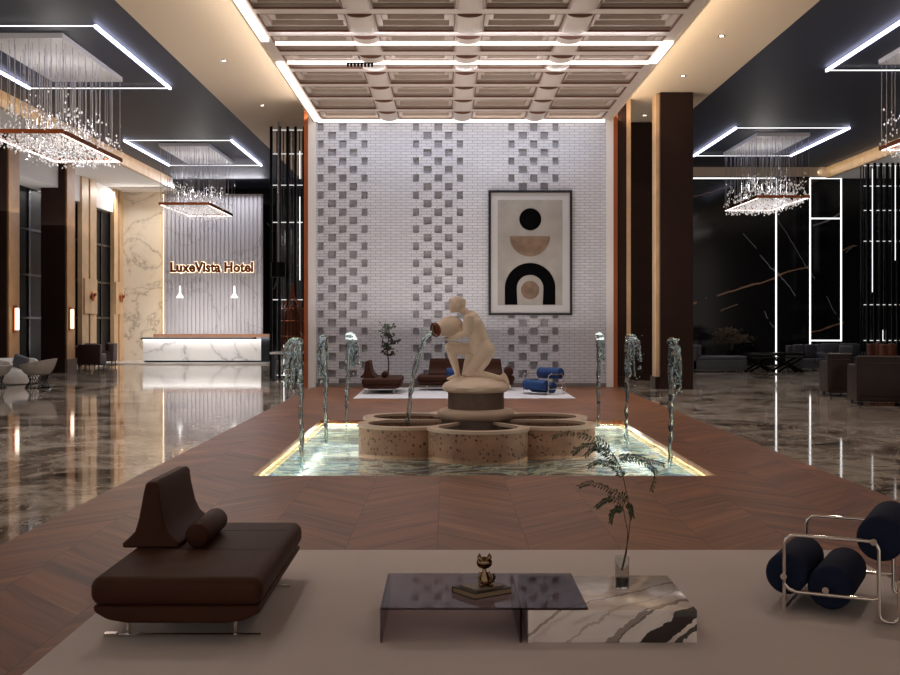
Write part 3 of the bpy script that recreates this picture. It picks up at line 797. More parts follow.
area((pcx, PY1 - .1, -.2), 5.6, .1, 110, (1, .95, .85), (-math.radians(70), 0, 0))
for q in ((-a, -a + .05, -c, c), (a - .05, a, -c, c), (-a + .05, a - .05, c - .05, c), (-a + .05, a - .05, -c, -c + .05)):
    MB().box(q[0], q[1], q[2], q[3], .30, .34).build('light_strip', M_pled, t)
b = MB(); nx, ny = 110, 150
grid = []
for j in range(ny + 1):
    row = []
    for i in range(nx + 1):
        x = -a + .03 + (2 * a - .06) * i / nx; y = -c + .03 + (2 * c - .06) * j / ny
        h = mnoise.noise(Vector((x * 1.1, y * 1.1, 0))) * .03 + mnoise.noise(Vector((x * 3, y * 3, 4))) * .007
        row.append(b.bm.verts.new((x, y, .39 + h)))
    grid.append(row)
for j in range(ny):
    for i in range(nx): b.bm.faces.new((grid[j][i], grid[j][i + 1], grid[j + 1][i + 1], grid[j + 1][i]))
def surf_water():
    m = bpy.data.materials.new('rippled_water'); m.use_nodes = True; nt = m.node_tree; nt.nodes.clear()
    o = nt.nodes.new('ShaderNodeOutputMaterial'); mx = nt.nodes.new('ShaderNodeMixShader')
    gl = nt.nodes.new('ShaderNodeBsdfGlossy'); gl.inputs['Roughness'].default_value = .02
    tr = nt.nodes.new('ShaderNodeBsdfRefraction'); tr.inputs['IOR'].default_value = 1.33; tr.inputs['Roughness'].default_value = 0.0
    tr.inputs['Color'].default_value = (.85, .97, .97, 1)
    tp = nt.nodes.new('ShaderNodeBsdfTransparent'); tp.inputs[0].default_value = (.85, .97, .97, 1)
    m2 = nt.nodes.new('ShaderNodeMixShader'); m2.inputs[0].default_value = .25
    fr = nt.nodes.new('ShaderNodeFresnel'); fr.inputs[0].default_value = 1.33
    nt.links.new(fr.outputs[0], mx.inputs[0]); nt.links.new(tr.outputs[0], m2.inputs[1]); nt.links.new(tp.outputs[0], m2.inputs[2])
    nt.links.new(m2.outputs[0], mx.inputs[1]); nt.links.new(gl.outputs[0], mx.inputs[2]); nt.links.new(mx.outputs[0], o.inputs[0]); return m
M_surf = surf_water()
w_ = b.build('water_surface', M_surf, t, smooth=True, ang=180)
# fountain basin : six rounded lobes
FX, FY = .47, 18.66; D, R = 1.267, .7545
def lobes(rr, n=180, dd=D):
    """outline of the union of six circles and the middle disc"""
    pts = []
    for k in range(n):
        an = 2 * math.pi * k / n; best = 0
        for q in range(6):
            ca = -math.pi / 2 + q * math.pi / 3; d = an - ca
            s2 = rr * rr - (dd * math.sin(d)) ** 2
            if s2 >= 0 and math.cos(d) > 0: best = max(best, dd * math.cos(d) + math.sqrt(s2))
        pts.append((best * math.cos(an), best * math.sin(an)))
    return pts
t = thing('fountain', 'tiered stone fountain with lobed travertine basin and round pedestal in the pool', 'fountain', (FX, FY, -.45))
H0 = .371 + .45
out, inn = lobes(R), lobes(R - .14)
def ring(b, A, B, z0, z1):
    n = len(A); a0 = [b.bm.verts.new((*p, z0)) for p in A]; a1 = [b.bm.verts.new((*p, z1)) for p in A]
    b0 = [b.bm.verts.new((*p, z0)) for p in B]; b1 = [b.bm.verts.new((*p, z1)) for p in B]
    for k in range(n):
        q = (k + 1) % n
        b.bm.faces.new((a0[k], a0[q], a1[q], a1[k])); b.bm.faces.new((b0[q], b0[k], b1[k], b1[q]))
        b.bm.faces.new((a1[k], a1[q], b1[q], b1[k])); b.bm.faces.new((b0[k], b0[q], a0[q], a0[k]))
b = MB(); ring(b, lobes(R, 240), lobes(R - .12, 240), 0, H0 - .045); b.build('basin_wall', M_trav, t)
b = MB(); ring(b, lobes(R + .025, 240), lobes(R - .15, 240), H0 - .045, H0); b.build('basin_rim', M_rim, t)
b = MB(); pts = lobes(R - .125, 240); b.prism(pts, lambda u, v, tt: (u, v, tt), H0 - .21, H0 - .19); b.build('basin_water', mat('basin_water', '#4a443e', .04, spec=.8, bump=(9, .15)), t)
b = MB(); b.lathe([(0, .2), (.56, .2), (.56, H0 + .02), (.53, H0 + .03), (0, H0 + .03)], seg=48); b.build('lower_drum', M_stone, t)
b = MB(); zr = .467 + .45; b.lathe([(0, zr - .09)] + [(.54 + .09 * math.cos(q), zr + .085 * math.sin(q)) for q in [-math.pi / 2 + math.pi * k / 10 for k in range(11)]] + [(0, zr + .085)], seg=48)
b.build('stone_ring', M_rim, t)
MB().lathe([(0, zr), (.455, zr), (.455, .83 + .45), (0, .83 + .45)], seg=48).build('upper_drum', M_stone, t)

# statue
def SP(u, v, dy=0.0):
    px, py = 410 + u / 5.625, 285 + v / 5.625
    return Vector((X(px, FY) , dy, Z(py, FY)))
t = thing('statue', 'ivory stone statue of a kneeling figure pouring from a jug, on the fountain', 'statue', (FX, FY, .83))
off = Vector((FX, 0, .83))
def sp(u, v, dy=0.0): return SP(u, v, dy) - off
def capsule(b, p0, r0, p1, r1):
    p0, p1 = Vector(p0), Vector(p1)
    b.tube([p0, p1], [r0, r1], 14); b.sphere(p0, r0, 14); b.sphere(p1, r1, 14)
def chain(b, pts):
    for (p, r), (q, s) in zip(pts, pts[1:]): capsule(b, p, r, q, s)
b = MB()
chain(b, [(sp(408, 372), .18), (sp(388, 305), .155), (sp(362, 235), .17), (sp(345, 190), .135), (sp(318, 160), .07), (sp(292, 135), .065)])
for dy in (-.09, .09):
    chain(b, [(sp(385, 290, dy * .8), .135), (sp(360, 225, dy * 1.1), .14), (sp(345, 195, dy * 1.2), .10)])
    b.sphere(sp(430, 365, dy * 1.2), .145, 16)
# head, hair bun, nose, brow, ears
b.sphere(sp(265, 112), .118, 20, (1.08, .86, 1.0)); b.sphere(sp(248, 125), .085, 16, (1, .8, 1.1))
b.sphere(sp(283, 98), .10, 16, (1, .95, .9)); b.sphere(sp(233, 88), .05, 12); b.sphere(sp(262, 80), .055, 12)
capsule(b, sp(228, 118), .016, sp(220, 133), .022); b.sphere(sp(236, 148), .035, 10); b.sphere(sp(228, 145), .018, 8)
for dy in (-.1, .1): b.sphere(sp(272, 122, dy), .028, 8, (1, .5, 1.3))
# near (right) arm under the jug
chain(b, [(sp(330, 192, -.17), .085), (sp(318, 265, -.23), .058), (sp(250, 298, -.19), .048), (sp(215, 305, -.14), .036)])
chain(b, [(sp(340, 192, .17), .085), (sp(312, 250, .24), .055), (sp(285, 262, .21), .045), (sp(262, 266, .17), .036)])
for k in range(5):
    dy = -.155 + .022 * k; L = (26, 30, 28, 22)[k] if k < 4 else 14
    if k < 4: chain(b, [(sp(212, 304, dy), .014), (sp(212 - L * .6, 303, dy), .013), (sp(212 - L, 297, dy), .011)])
    else: chain(b, [(sp(225, 300, -.19), .015), (sp(208, 288, -.2), .013)])
    if k < 4: chain(b, [(sp(262, 262, .12 + .022 * k), .014), (sp(240, 258, .12 + .022 * k), .012)])
# near leg kneels, shin runs back to the right
chain(b, [(sp(420, 375, -.11), .135), (sp(372, 440, -.13), .115), (sp(325, 492, -.14), .08)])
chain(b, [(sp(325, 495, -.14), .07), (sp(400, 500, -.15), .068), (sp(500, 520, -.14), .045), (sp(535, 520, -.14), .04)])
chain(b, [(sp(525, 505, -.14), .042), (sp(545, 545, -.14), .038), (sp(546, 568, -.14), .028)])
# far leg raised, foot forward
chain(b, [(sp(400, 375, .10), .135), (sp(300, 360, .09), .105), (sp(222, 350, .07), .082)])
chain(b, [(sp(222, 352, .07), .075), (sp(248, 430, .06), .068), (sp(268, 500, .05), .045)])
chain(b, [(sp(272, 512, .05), .045), (sp(238, 522, .04), .038), (sp(214, 528, .04), .028)])
body = b.build('figure', M_statue, t)
body = baked(body, [('REMESH', dict(mode='VOXEL', voxel_size=.014)), ('SMOOTH', dict(factor=.5, iterations=5))])
# cloth hanging between the legs
b = MB()
for k, u in enumerate((312, 326, 340, 354, 366)):
    b.tube([sp(u + 18, 395, -.02 - .01 * (k % 2)), sp(u + 4, 440, -.10), sp(u - 6 + k * 2, 508, -.13 + .05 * (k % 2))], [.05, .045, .05], 10)
    b.sphere(sp(u - 6 + k * 2, 500, -.1), .05, 8)
for dy in (-.15, -.08, 0): b.tube([sp(452, 330, dy), sp(462, 370, dy), sp(430, 430, dy - .05), sp(385, 490, dy - .04)], [.045, .05, .05, .04], 10)
cl = b.build('drapery', M_statue, t)
baked(cl, [('REMESH', dict(mode='VOXEL', voxel_size=.014)), ('SMOOTH', dict(factor=.5, iterations=4))])
rb = MB(); c0 = sp(367, 545)
rb.lathe([(0, -.01), (.49, -.01), (.545, .03), (.555, .08), (.52, .13), (.42, .175), (.34, .215), (.2, .25), (0, .265)], (c0.x, 0, 0), 48,
         wob=lambda a_, z_: 1 + .03 * math.sin(3 * a_ + 1) + .02 * math.sin(7 * a_ + z_ * 20))
rb.build('rock_base', M_statue, t)
# jug
t = thing('stone_jug', 'round ivory jug with dark open mouth held by the statue, tipped to pour', 'jug', (0, 0, 0))
m0, m1 = SP(140, 252, -.22), SP(290, 215, .12); ax = (m1 - m0).normalized(); L = (m1 - m0).length
m0.y += FY; t.location = m0
Q = ax.to_track_quat('Z', 'Y').to_matrix().to_4x4()
b = MB(); pr = [(.085, 0.03), (.10, 0), (.115, .02), (.10, .06), (.12, .12), (.165, .24), (.17, .34), (.14, .45), (.08, .52), (0, .54)]
b.lathe(pr, seg=28); bmesh.ops.transform(b.bm, matrix=Q, verts=b.bm.verts); b.build('jug_body', M_statue, t)
b = MB(); b.lathe([(0, .05), (.09, .05), (.09, .02), (.105, -.01), (.118, .0), (.118, .03), (.1, .05)], seg=28); bmesh.ops.transform(b.bm, matrix=Q, verts=b.bm.verts)
b.build('jug_mouth', mat('terracotta_mouth', '#6a3018', .5), t)
# pouring stream
p = m0 + Vector((-.05, -.02, -.03)); pts = []; rs = []; rnd = random.Random(4)
end = Vector((X(407.5, FY - .3), FY - .3, .17))
for k in range(26):
    s = k / 25; q = p.lerp(end, s); q.z = p.z + (end.z - p.z) * (s * .25 + s * s * .75); q.x = p.x + (end.x - p.x) * (1 - (1 - s) ** 1.5)
    pts.append(q + Vector((rnd.uniform(-.008, .008), rnd.uniform(-.01, .01), 0)) if k else q); rs.append(.035 + rnd.uniform(-.01, .012))
b = MB(); b.tube(pts, rs, 10)
for k in range(14): b.sphere(pts[rnd.randrange(4, 26)] + Vector((rnd.uniform(-.05, .05), rnd.uniform(-.05, .05), 0)), rnd.uniform(.008, .02), 8)
tag(b.build('water_stream', M_water, smooth=True, ang=180), 'curved stream of water falling from the jug into the basin', 'water stream')
# jets
def jet(lab, px, Y, lean, seed, zt=1.74):
    rnd = random.Random(seed); x = X(px, Y)
    b = MB(); pts, rs = [], []
    for k in range(22):
        s = k / 21; pts.append(Vector((rnd.uniform(-.012, .012) + lean * .03 * s, rnd.uniform(-.012, .012), s * (zt + .05) ))); rs.append(.026 + .018 * s + rnd.uniform(-.006, .012))
    b.tube(pts, rs, 8)
    top = pts[-1]
    b.sphere(top + Vector((lean * .03, 0, -.02)), .07, 12, (1.2, 1, .7))
    for k in range(15):
        l = rnd.uniform(.12, .68); dx = lean * rnd.uniform(.0, .24) + rnd.uniform(-.03, .03); dy = rnd.uniform(-.09, .09)
        q = [top + Vector((0, 0, 0))]
        for i in range(1, 9):
            s = i / 8; q.append(top + Vector((dx * math.sin(s * 1.5) + rnd.uniform(-.015, .015), dy * s + rnd.uniform(-.012, .012), .035 * math.sin(s * 3) - l * s * s)))
        b.tube(q, [rnd.uniform(.012, .032) for _ in q], 7)
        b.sphere(q[-1] + Vector((0, 0, -rnd.uniform(.03, .16))), rnd.uniform(.012, .026), 8)
    for k in range(26): b.sphere(top + Vector((lean * rnd.uniform(-.03, .28), rnd.uniform(-.1, .1), rnd.uniform(-.75, .04))), rnd.uniform(.008, .02), 6)
    o = baked(b.build('water_jet', M_water), [('REMESH', dict(mode='VOXEL', voxel_size=.012)), ('SMOOTH', dict(factor=.5, iterations=2))]); o.location = (x, Y, -.08)
    tag(o, lab, 'water jet', 'water jets along the pool sides')
jet('tall water jet at the front left of the pool, bending over to the left', 302, 16.0, -1, 1)
jet('water jet in the middle of the left side of the pool', 326, 19.2, -.5, 2)
jet('water jet at the back left of the pool', 346.5, 22.2, .9, 3)
jet('tall water jet at the front right of the pool, splitting open at the top', 670, 16.0, .6, 4)
jet('water jet in the middle of the right side of the pool, drooping to the right', 626, 19.2, .9, 5)
jet('water jet at the back right of the pool', 598, 22.2, .5, 6)
# ================================================================ RUGS
tag(MB().rbox(-2.37, 3.39, 3.0, 9.87, 0.0, .02, .008, 2).build('rug', M_beige), 'large plain beige rug under the sofa and coffee table in the foreground', 'rug', 'rugs')
tag(MB().rbox(-2.35, 3.22, 28.75, 33.2, 0.0, .02, .008, 2).build('rug', M_whiterug), 'pale rug under the far seating group by the brick wall', 'rug', 'rugs')

# ================================================================ LOUNGE SOFA (origin: seat centre on the floor; back runs along local -x side)
def lounge_sofa(lab, loc, rz, W=1.045, L=1.96, back=(.96, 1.92), mt=None):
    mt = mt or M_leather
    t = thing('daybed_sofa', lab, 'sofa', loc, rz, 'low brown leather sofas')
    b = MB(); a, c = W / 2, L / 2
    b.rbox(-a, a, -c, c, .245, .42, .07, 6)
    sc = b.build('seat_cushion', mt, t)
    for f in (.45, .80):
        y = -c + L * f; q = [(-a + .07, y, .4185), (a - .07, y, .4185), (a - .025, y, .400), (a - .003, y, .36), (a - .003, y, .29)]
        MB().tube(q, .0045, 6).build('seam', M_black, sc)
    b = MB()
    prof = [(-a + .01, .245), (-a + .02, .20), (-a + .10, .155), (-a + .22, .135), (a - .22, .135), (a - .10, .155), (a - .02, .20), (a - .01, .245)]
    b.prism(prof, lambda u, v, tt: (u, tt, v), -c + .04, c - .04); b.smooth = True; baked(b.build('base_shell', mt, t), [('BEVEL', dict(width=.03, segments=4, limit_method='ANGLE', angle_limit=.3))])
    for y in (-c + .27, c - .36):
        b = MB(); b.box(-a + .02, a - .05, y - .02, y + .02, .0, .012); b.box(-a + .02, -a + .1, y - .025, y + .025, 0, .02); b.build('floor_runner', M_chrome, t)
        for x in (-a + .17, a - .21): MB().cyl((x, y, .0), (x, y, .15), .013, seg=12).build('leg', M_chrome, t)
    # wedge shaped back cushion on a flared foot
    pr = [(0, 0), (.0, .03), (.04, .065), (.085, .11), (.11, .2), (.135, .36), (.15, .435), (.175, .45), (.225, .45), (.245, .43), (.255, .33), (.285, .18), (.32, .1), (.37, .055), (.40, .03), (.40, 0)]
    y0, y1 = back; n = 10; b = MB(); rings = []
    for i in range(n + 1):
        s = i / n; yy = y0 + (y1 - y0) * s; e = min(s, 1 - s) * n
        k = 1 if e >= 1 else .96 + .04 * e; tp = 1 - .03 * s
        rings.append([b.bm.verts.new((.20 + (u - .20) * k - a - .06, yy - c + .10 * (s - .5) * (1 - v / .45), .42 + v * (k * .5 + .5) * tp)) for u, v in pr])
    for A, B in zip(rings, rings[1:]):
        for q in range(len(pr)): b.bm.faces.new((A[q], A[(q + 1) % len(pr)], B[(q + 1) % len(pr)], B[q]))
    b.bm.faces.new(rings[0][::-1]); b.bm.faces.new(rings[-1])
    o = b.build('back_cushion', mt, t, smooth=True)
    baked(o, [('BEVEL', dict(width=.016, segments=3, limit_method='ANGLE', angle_limit=.9))])
    return t
def bolster(lab, p0, p1, r, mt=None, grp='leather bolsters'):
    p0, p1 = Vector(p0), Vector(p1); m = (p0 + p1) / 2; d = (p1 - p0); L = d.length; b = MB()
    pr = [(0, -L / 2)] + [(r * s, -L / 2 + .35 * r * (1 - math.sqrt(max(0, 1 - s * s)))) for s in (.5, .8, .93, 1)] + [(r, 0)] + [(r * s, L / 2 - .35 * r * (1 - math.sqrt(max(0, 1 - s * s)))) for s in (1, .93, .8, .5)] + [(0, L / 2)]
    b.lathe(pr, seg=28); bmesh.ops.transform(b.bm, matrix=d.normalized().to_track_quat('Z', 'Y').to_matrix().to_4x4(), verts=b.bm.verts)
    o = b.build('bolster_cushion', mt or M_leather, smooth=True, ang=60); o.location = m
    tag(o, lab, 'cushion', grp)
lounge_sofa('low brown leather daybed sofa on the beige rug in the left foreground', (-1.637, 7.90, .02), 0)
bolster('round brown leather bolster lying against the back of the foreground sofa', (-1.70, 7.80, .525), (-1.70, 8.5, .525), .083)
# far group
lounge_sofa('brown leather daybed sofa seen end-on beside the small tree, far rug', (X(382, 30.5), 31.2, .02), 0, back=(.3, 1.5))
bolster('small brown bolster on the far end-on sofa', (X(383, 30) + .0, 30.6, .52), (X(383, 30), 31.2, .52), .08)
lounge_sofa('brown leather sofa facing the camera behind the statue, on the far rug', (X(466, 31.5), 32.2, .02), -math.pi / 2, W=1.0, L=2.7, back=(.35, 2.35))
bolster('brown bolster at the right end of the sofa behind the statue', (X(509, 31.6), 31.5, .56), (X(509, 31.6), 32.2, .56), .12)
bolster('small blue cushion on the sofa behind the statue', (X(446, 31.6), 31.6, .55), (X(456, 31.6), 31.6, .55), .11, M_blue)

# ================================================================ BOLSTER ARMCHAIR
def tube_chair(lab, loc, rz, mt, Lb=.66):
    """local x = depth (front at 0), y = width 0..w"""
    t = thing('bolster_armchair', lab, 'armchair', loc, rz, 'tubular armchairs with bolster seats')
    w = .84; r = .013
    for y, nm in ((0, ''), (w, '')):
        dq = .60 / .72; pts = [(0, 0, .03), (0, 0, .46), (.012, 0, .495), (.05, 0, .525), (.09, 0, .53), (.66, 0, .53), (.70, 0, .52), (.72, 0, .48), (.72, 0, .06), (.735, 0, .03), (.77, 0, .014), (.83, 0, .014), (.86, 0, .03), (.87, 0, .07), (.87, 0, .28)]
        MB().tube([(a_ * dq, y, c_) for a_, b_, c_ in pts], r, 12).build('side_frame', M_chrome, t, smooth=True)
        MB().tube([(0, y, .20), (.03, y, .165), (.08, y, .15), (.56, y, .15), (.60, y, .16)], r, 12).build('lower_rail', M_chrome, t, smooth=True)
        for hx, hz in ((0, .25), (.27, .185), (.57, .53)):
            MB().cyl((hx, y - .03, hz), (hx, y + .03, hz), .022, seg=14).build('hub_cap', M_chrome, t, smooth=True)
    MB().tube([(0, .0, .03), (.0, w, .03)], r, 10).build('floor_bar', M_chrome, t, smooth=True)
    MB().tube([(.87 * dq, 0, .28), (.87 * dq, w, .28)], r, 10).build('rear_bar', M_chrome, t, smooth=True)
    for nm, cx, cz, rr in (('seat_roll', .0, .25, .14), ('seat_roll', .285, .185, .148), ('back_roll', .60, .54, .15)):
        b = MB(); y0, y1 = .05, w - .05
        e = .03
        b.lathe([(0, y0), (rr - e, y0), (rr - e * .3, y0 + e * .3), (rr, y0 + e), (rr, y1 - e), (rr - e * .3, y1 - e * .3), (rr - e, y1), (0, y1)], seg=36)
        M_ = Matrix(((1, 0, 0, cx), (0, 0, 1, 0), (0, -1, 0, cz), (0, 0, 0, 1)))
        bmesh.ops.transform(b.bm, matrix=M_, verts=b.bm.verts); b.build(nm, mt, t, ang=50)
    return t
an = -.42
tube_chair('navy bolster armchair with chrome tube frame at the right edge of the beige rug', (2.274, 7.75, .02), an - .05, M_navy)
tube_chair('bright blue bolster armchair with chrome frame on the far rug', (X(548, 30.0), 29.9, .02), .8, M_blue)

# ================================================================ COFFEE TABLE
t = thing('coffee_table', 'low coffee table of smoked glass bridging over a white veined marble block', 'coffee table', (.56, 7.5, .02))
def stoneblock():
    g = NT('panda_marble', .12); x, y, z = g.sep()
    p = g.comb(x, g.math('MULTIPLY', y, .6), z)
    n = g.noise(g.comb(g.math('SUBTRACT', x, g.math('MULTIPLY', z, 1.2)), g.math('MULTIPLY', y, .5), z), 1.7, 6, .55, 1.2)
    v = g.math('ABSOLUTE', g.math('SUBTRACT', n, .5))
    n2 = g.noise(p, 1.6, 4, .5, .6)
    c = g.ramp(v, [(0, '#d2c6bf'), (.03, '#e2d8d2'), (.12, '#ebe2dd')])
    wn_ = g.math('MULTIPLY', g.math('SUBTRACT', g.noise(p, 4.5, 5, .6), .5), .26)
    base_ = g.math('ADD', g.math('SUBTRACT', g.math('SUBTRACT', x, g.math('MULTIPLY', z, 1.25)), g.math('MULTIPLY', g.math('SUBTRACT', y, 7.03), 1.1)), wn_)
    for x0_, w_, k_, cc in ((.42, .018, .6, '#6d5f57'), (.72, .012, .45, '#8d7f76'), (.95, .03, .7, '#6e6059'), (.985, .008, .8, '#4a3f3a'), (1.235, .085, .96, '#241b18'), (1.40, .03, .9, '#241b18')):
        m_ = g.math('LESS_THAN', g.math('ABSOLUTE', g.math('SUBTRACT', base_, x0_)), w_)
        c = g.mix(g.math('MULTIPLY', m_, k_), c, cc)
    g.color(c); return g.m
zt_ = .20
MB().rbox(.495 - .56, 1.53 - .56, 7.03 - 7.5, 7.99 - 7.5, 0, zt_, .006, 2).build('marble_block', stoneblock(), t)
b = MB(); gx0, gx1 = X(380, 7.03) - .56, X(588, 7.03) - .56
b.box(gx0, gx1, -.47, .49, zt_ + .001, zt_ + .014); b.build('glass_top', M_smoke, t)
MB().box(gx0, gx0 + .014, -.47, .49, 0, zt_ + .001).build('glass_leg', M_smoke, t)
MB().box(.495 - .56 - .05, .495 - .56 - .036, -.47, .49, 0, zt_ + .001).build('glass_leg', M_smoke, t)
TZ = .02 + zt_ + .014
# books
M_page = mat('pages', '#a08a70', .8); M_cover = mat('book_cover_dark', '#241c18', .5); M_cov2 = mat('book_cover_grey', '#7c7064', .5)
def book(lab, c, w, d, h, rz, z, mc):
    t = thing('book', lab, 'book', (c[0], c[1], z), rz, 'books on the coffee table')
    MB().box(-w / 2 + .006, w / 2 - .006, -d / 2 + .006, d / 2 - .002, .005, h - .005).build('pages', M_page, t)
    b = MB(); b.box(-w / 2, w / 2, -d / 2, d / 2, 0, .005); b.box(-w / 2, w / 2, -d / 2, d / 2, h - .005, h); b.box(-w / 2, w / 2, d / 2 - .004, d / 2, .005, h - .005)
    b.build('cover', mc, t)
Yb_ = 7.42; bx = X(482, Yb_)
book('larger dark covered book at the bottom of the pair on the glass', (bx, Yb_, 0), .30, .25, .038, .62, TZ + .0005, M_cover)
book('smaller grey brown book on top of the larger one', (bx + .0, Yb_ - .01, 0), .22, .17, .012, .62, TZ + .039, M_cov2)
# figurine
t = thing('metal_figurine', 'small shiny bronze cat-eared figurine sitting on the books', 'figurine', (bx + .015, Yb_ - .01, TZ + .0515), .2)
M_fig = mat('polished_bronze', '#8a7258', .08, 1.0)
b = MB(); b.sphere((0, 0, .145), .047, 20, (1.1, .95, .85)); b.build('head', M_fig, t)
for s in (-1, 1):
    b = MB(); b.lathe([(.017, 0), (.012, .018), (0, .036)], (s * .033, 0, .172), 12); b.build('ear', M_fig, t)
    b = MB(); b.sphere((s * .032, -.045, .012), .017, 12, (.9, 1.9, .8)); b.build('leg', M_fig, t)
    b = MB(); b.tube([(s * .026, 0, .085), (s * .04, -.01, .05), (s * .03, -.03, .022)], [.009, .009, .011], 10); b.build('arm', M_fig, t, smooth=True)
b = MB(); b.lathe([(0, 0), (.035, .002), (.04, .02), (.03, .06), (.014, .09), (.012, .105), (0, .108)], seg=20); b.build('torso', M_fig, t)
b = MB(); b.tube([(.035, .02, .01), (.06, .01, .02), (.068, 0, .05), (.058, 0, .075)], [.01, .01, .009, .006], 10); b.build('tail', M_fig, t, smooth=True)
# vase + branches
Yv = 7.62; vx = X(622, Yv)
t = thing('glass_vase', 'clear cylindrical glass vase on the marble end of the table', 'vase', (vx, Yv, .2205))
b = MB(); b.lathe([(0, 0), (.045, 0), (.047, .005), (.047, .205), (.043, .205), (.043, .012), (0, .012)], seg=32); b.build('vessel', M_glass, t)
b = MB(); b.lathe([(0, .013), (.041, .013), (.041, .07), (0, .07)], seg=24); b.build('pebble_fill', mat('dark_pebbles', '#2a2420', .5, bump=(90, 1.0), var=(60, .5)), t)
t = thing('leafy_branch', 'slender arching green branches standing in the glass vase', 'branch', (vx, Yv, .29))
def bp(u, v, dy=0): # zoom coordinates of the vase crop, scale 3.857
    return Vector((X(550 + u / 3.857, Yv) - vx, dy, Z(425 + v / 3.857, Yv) - .29))
b = MB(); rnd = random.Random(11)
stemA = [bp(275, 560), bp(290, 500), bp(303, 430), bp(310, 360), bp(303, 290, .02), bp(290, 220, .05), bp(275, 160, .08), bp(250, 115, .1)]
stemB = [bp(280, 560, .01), bp(295, 490, -.01), bp(298, 410, -.02), bp(285, 350, -.03), bp(278, 310, -.04)]
b.tube(stemA, [.004, .004, .0035, .0035, .003, .003, .0025, .002], 6); b.tube(stemB, [.0035, .0035, .003, .003, .002], 6)
fronds = [
    [bp(250, 115, .1), bp(200, 70, .12), bp(130, 45, .1), bp(60, 35, .05), bp(15, 45, .02)],
    [bp(250, 115, .1), bp(190, 85, .02), bp(130, 75, -.04), bp(85, 100, -.08)],
    [bp(275, 160, .08), bp(230, 120, .14), bp(190, 100, .18), bp(150, 130, .2)],
    [bp(270, 150, .08), bp(310, 130, .02), bp(370, 150, -.04), bp(400, 180, -.06), bp(385, 240, -.08)],
    [bp(260, 130, .08), bp(320, 125, .1), bp(400, 145, .12), bp(450, 160, .12)],
    [bp(300, 300, .0), bp(270, 265, -.05), bp(210, 235, -.08), bp(150, 215, -.1), bp(110, 225, -.1)],
    [bp(300, 310, .0), bp(240, 275, -.1), bp(200, 280, -.12), bp(170, 300, -.14)],
    [bp(285, 330, -.02), bp(260, 320, -.03), bp(240, 330, -.05), bp(228, 365, -.06)],
    [bp(300, 300, 0), bp(312, 320, .05), bp(325, 360, .08)],
    [bp(290, 215, .05), bp(260, 170, .1), bp(200, 150, .12), bp(160, 165, .12)]]
def sub(pts, n=14):
    out = []
    m = len(pts) - 1
    for i in range(n + 1):
        s = i / n * m; k = min(int(s), m - 1); f = s - k
        p0 = pts[max(k - 1, 0)]; p1 = pts[k]; p2 = pts[k + 1]; p3 = pts[min(k + 2, m)]
        out.append(.5 * ((2 * p1) + (p2 - p0) * f + (2 * p0 - 5 * p1 + 4 * p2 - p3) * f * f + (3 * p1 - p0 - 3 * p2 + p3) * f ** 3))
    return out
st = b.build('stem', M_stem, t, smooth=True)
for fr in fronds:
    b = MB(); q = sub(fr, 22); b.tube(q, [.0022 - .0015 * i / 22 for i in range(23)], 5)
    for i in range(2, 23):
        d = (q[i] - q[i - 1]).normalized(); side = d.cross(Vector((0, 1, 0))).normalized(); 
        for s in (-1, 1):
            sd = (side * s * .8 + Vector((0, rnd.uniform(-.6, .6), 0)) + d * .9 + Vector((0, 0, -.35))).normalized()
            L = rnd.uniform(.032, .055) * (1 - .4 * i / 22); nrm = sd.cross(d).normalized() if sd.cross(d).length > .01 else Vector((0, 1, 0))
            wv = nrm.cross(sd).normalized() * L * .17
            p0 = q[i]; p1 = p0 + sd * L * .5; p2 = p0 + sd * L + Vector((0, 0, -.004))
            th = nrm * .0006
            vs = [b.bm.verts.new(v) for v in (p0, p1 + wv + th, p2, p1 - wv + th, p1 - th * 2)]
            b.bm.faces.new((vs[0], vs[1], vs[2], vs[3])); b.bm.faces.new((vs[0], vs[3], vs[4])); b.bm.faces.new((vs[3], vs[2], vs[4])); b.bm.faces.new((vs[2], vs[1], vs[4])); b.bm.faces.new((vs[1], vs[0], vs[4]))
    b.build('frond', M_leaf, t)

# ================================================================ TREE behind the far sofa
Yt = 32.7; tx = X(388, Yt)
t = thing('potted_tree', 'slim small leaved indoor tree standing behind the far end-on sofa', 'tree', (tx, Yt, 0.02))
MB().lathe([(0, 0), (.15, 0), (.19, .3), (.17, .3), (.15, .26), (0, .26)], seg=24).build('pot', M_black, t)
tr = [(0, 0, .25), (.02, 0, .7), (-.02, .02, 1.1), (.02, 0, 1.5), (.05, 0, 1.85)]
MB().tube(tr, [.022, .02, .017, .013, .007], 8).build('trunk', M_stem, t, smooth=True)
b = MB(); rnd = random.Random(5)
M_tree = mat('tree_leaf', '#2e3a2c', .5, var=(6, .3))
bb = MB()
for k in range(40):
    z = rnd.uniform(.9, 1.8); an_ = rnd.uniform(0, 6.28); L = rnd.uniform(.12, .30)
    p0 = Vector((.02, 0, z)); p1 = p0 + Vector((math.cos(an_) * L, math.sin(an_) * L, rnd.uniform(.03, .15)))
    bb.tube([p0, p1], [.006, .003], 5)
    for i in range(9):
        p = p0.lerp(p1, rnd.uniform(.3, 1.1)) + Vector([rnd.uniform(-.05, .05) for _ in range(3)])
        b.sphere(p, rnd.uniform(.022, .038), 6, (1, .35, .7), Matrix.Rotation(rnd.uniform(0, 6), 4, 'Z') @ Matrix.Rotation(rnd.uniform(-1, 1), 4, 'X'))
bb.build('branches', M_stem, t); b.build('foliage', M_tree, t)

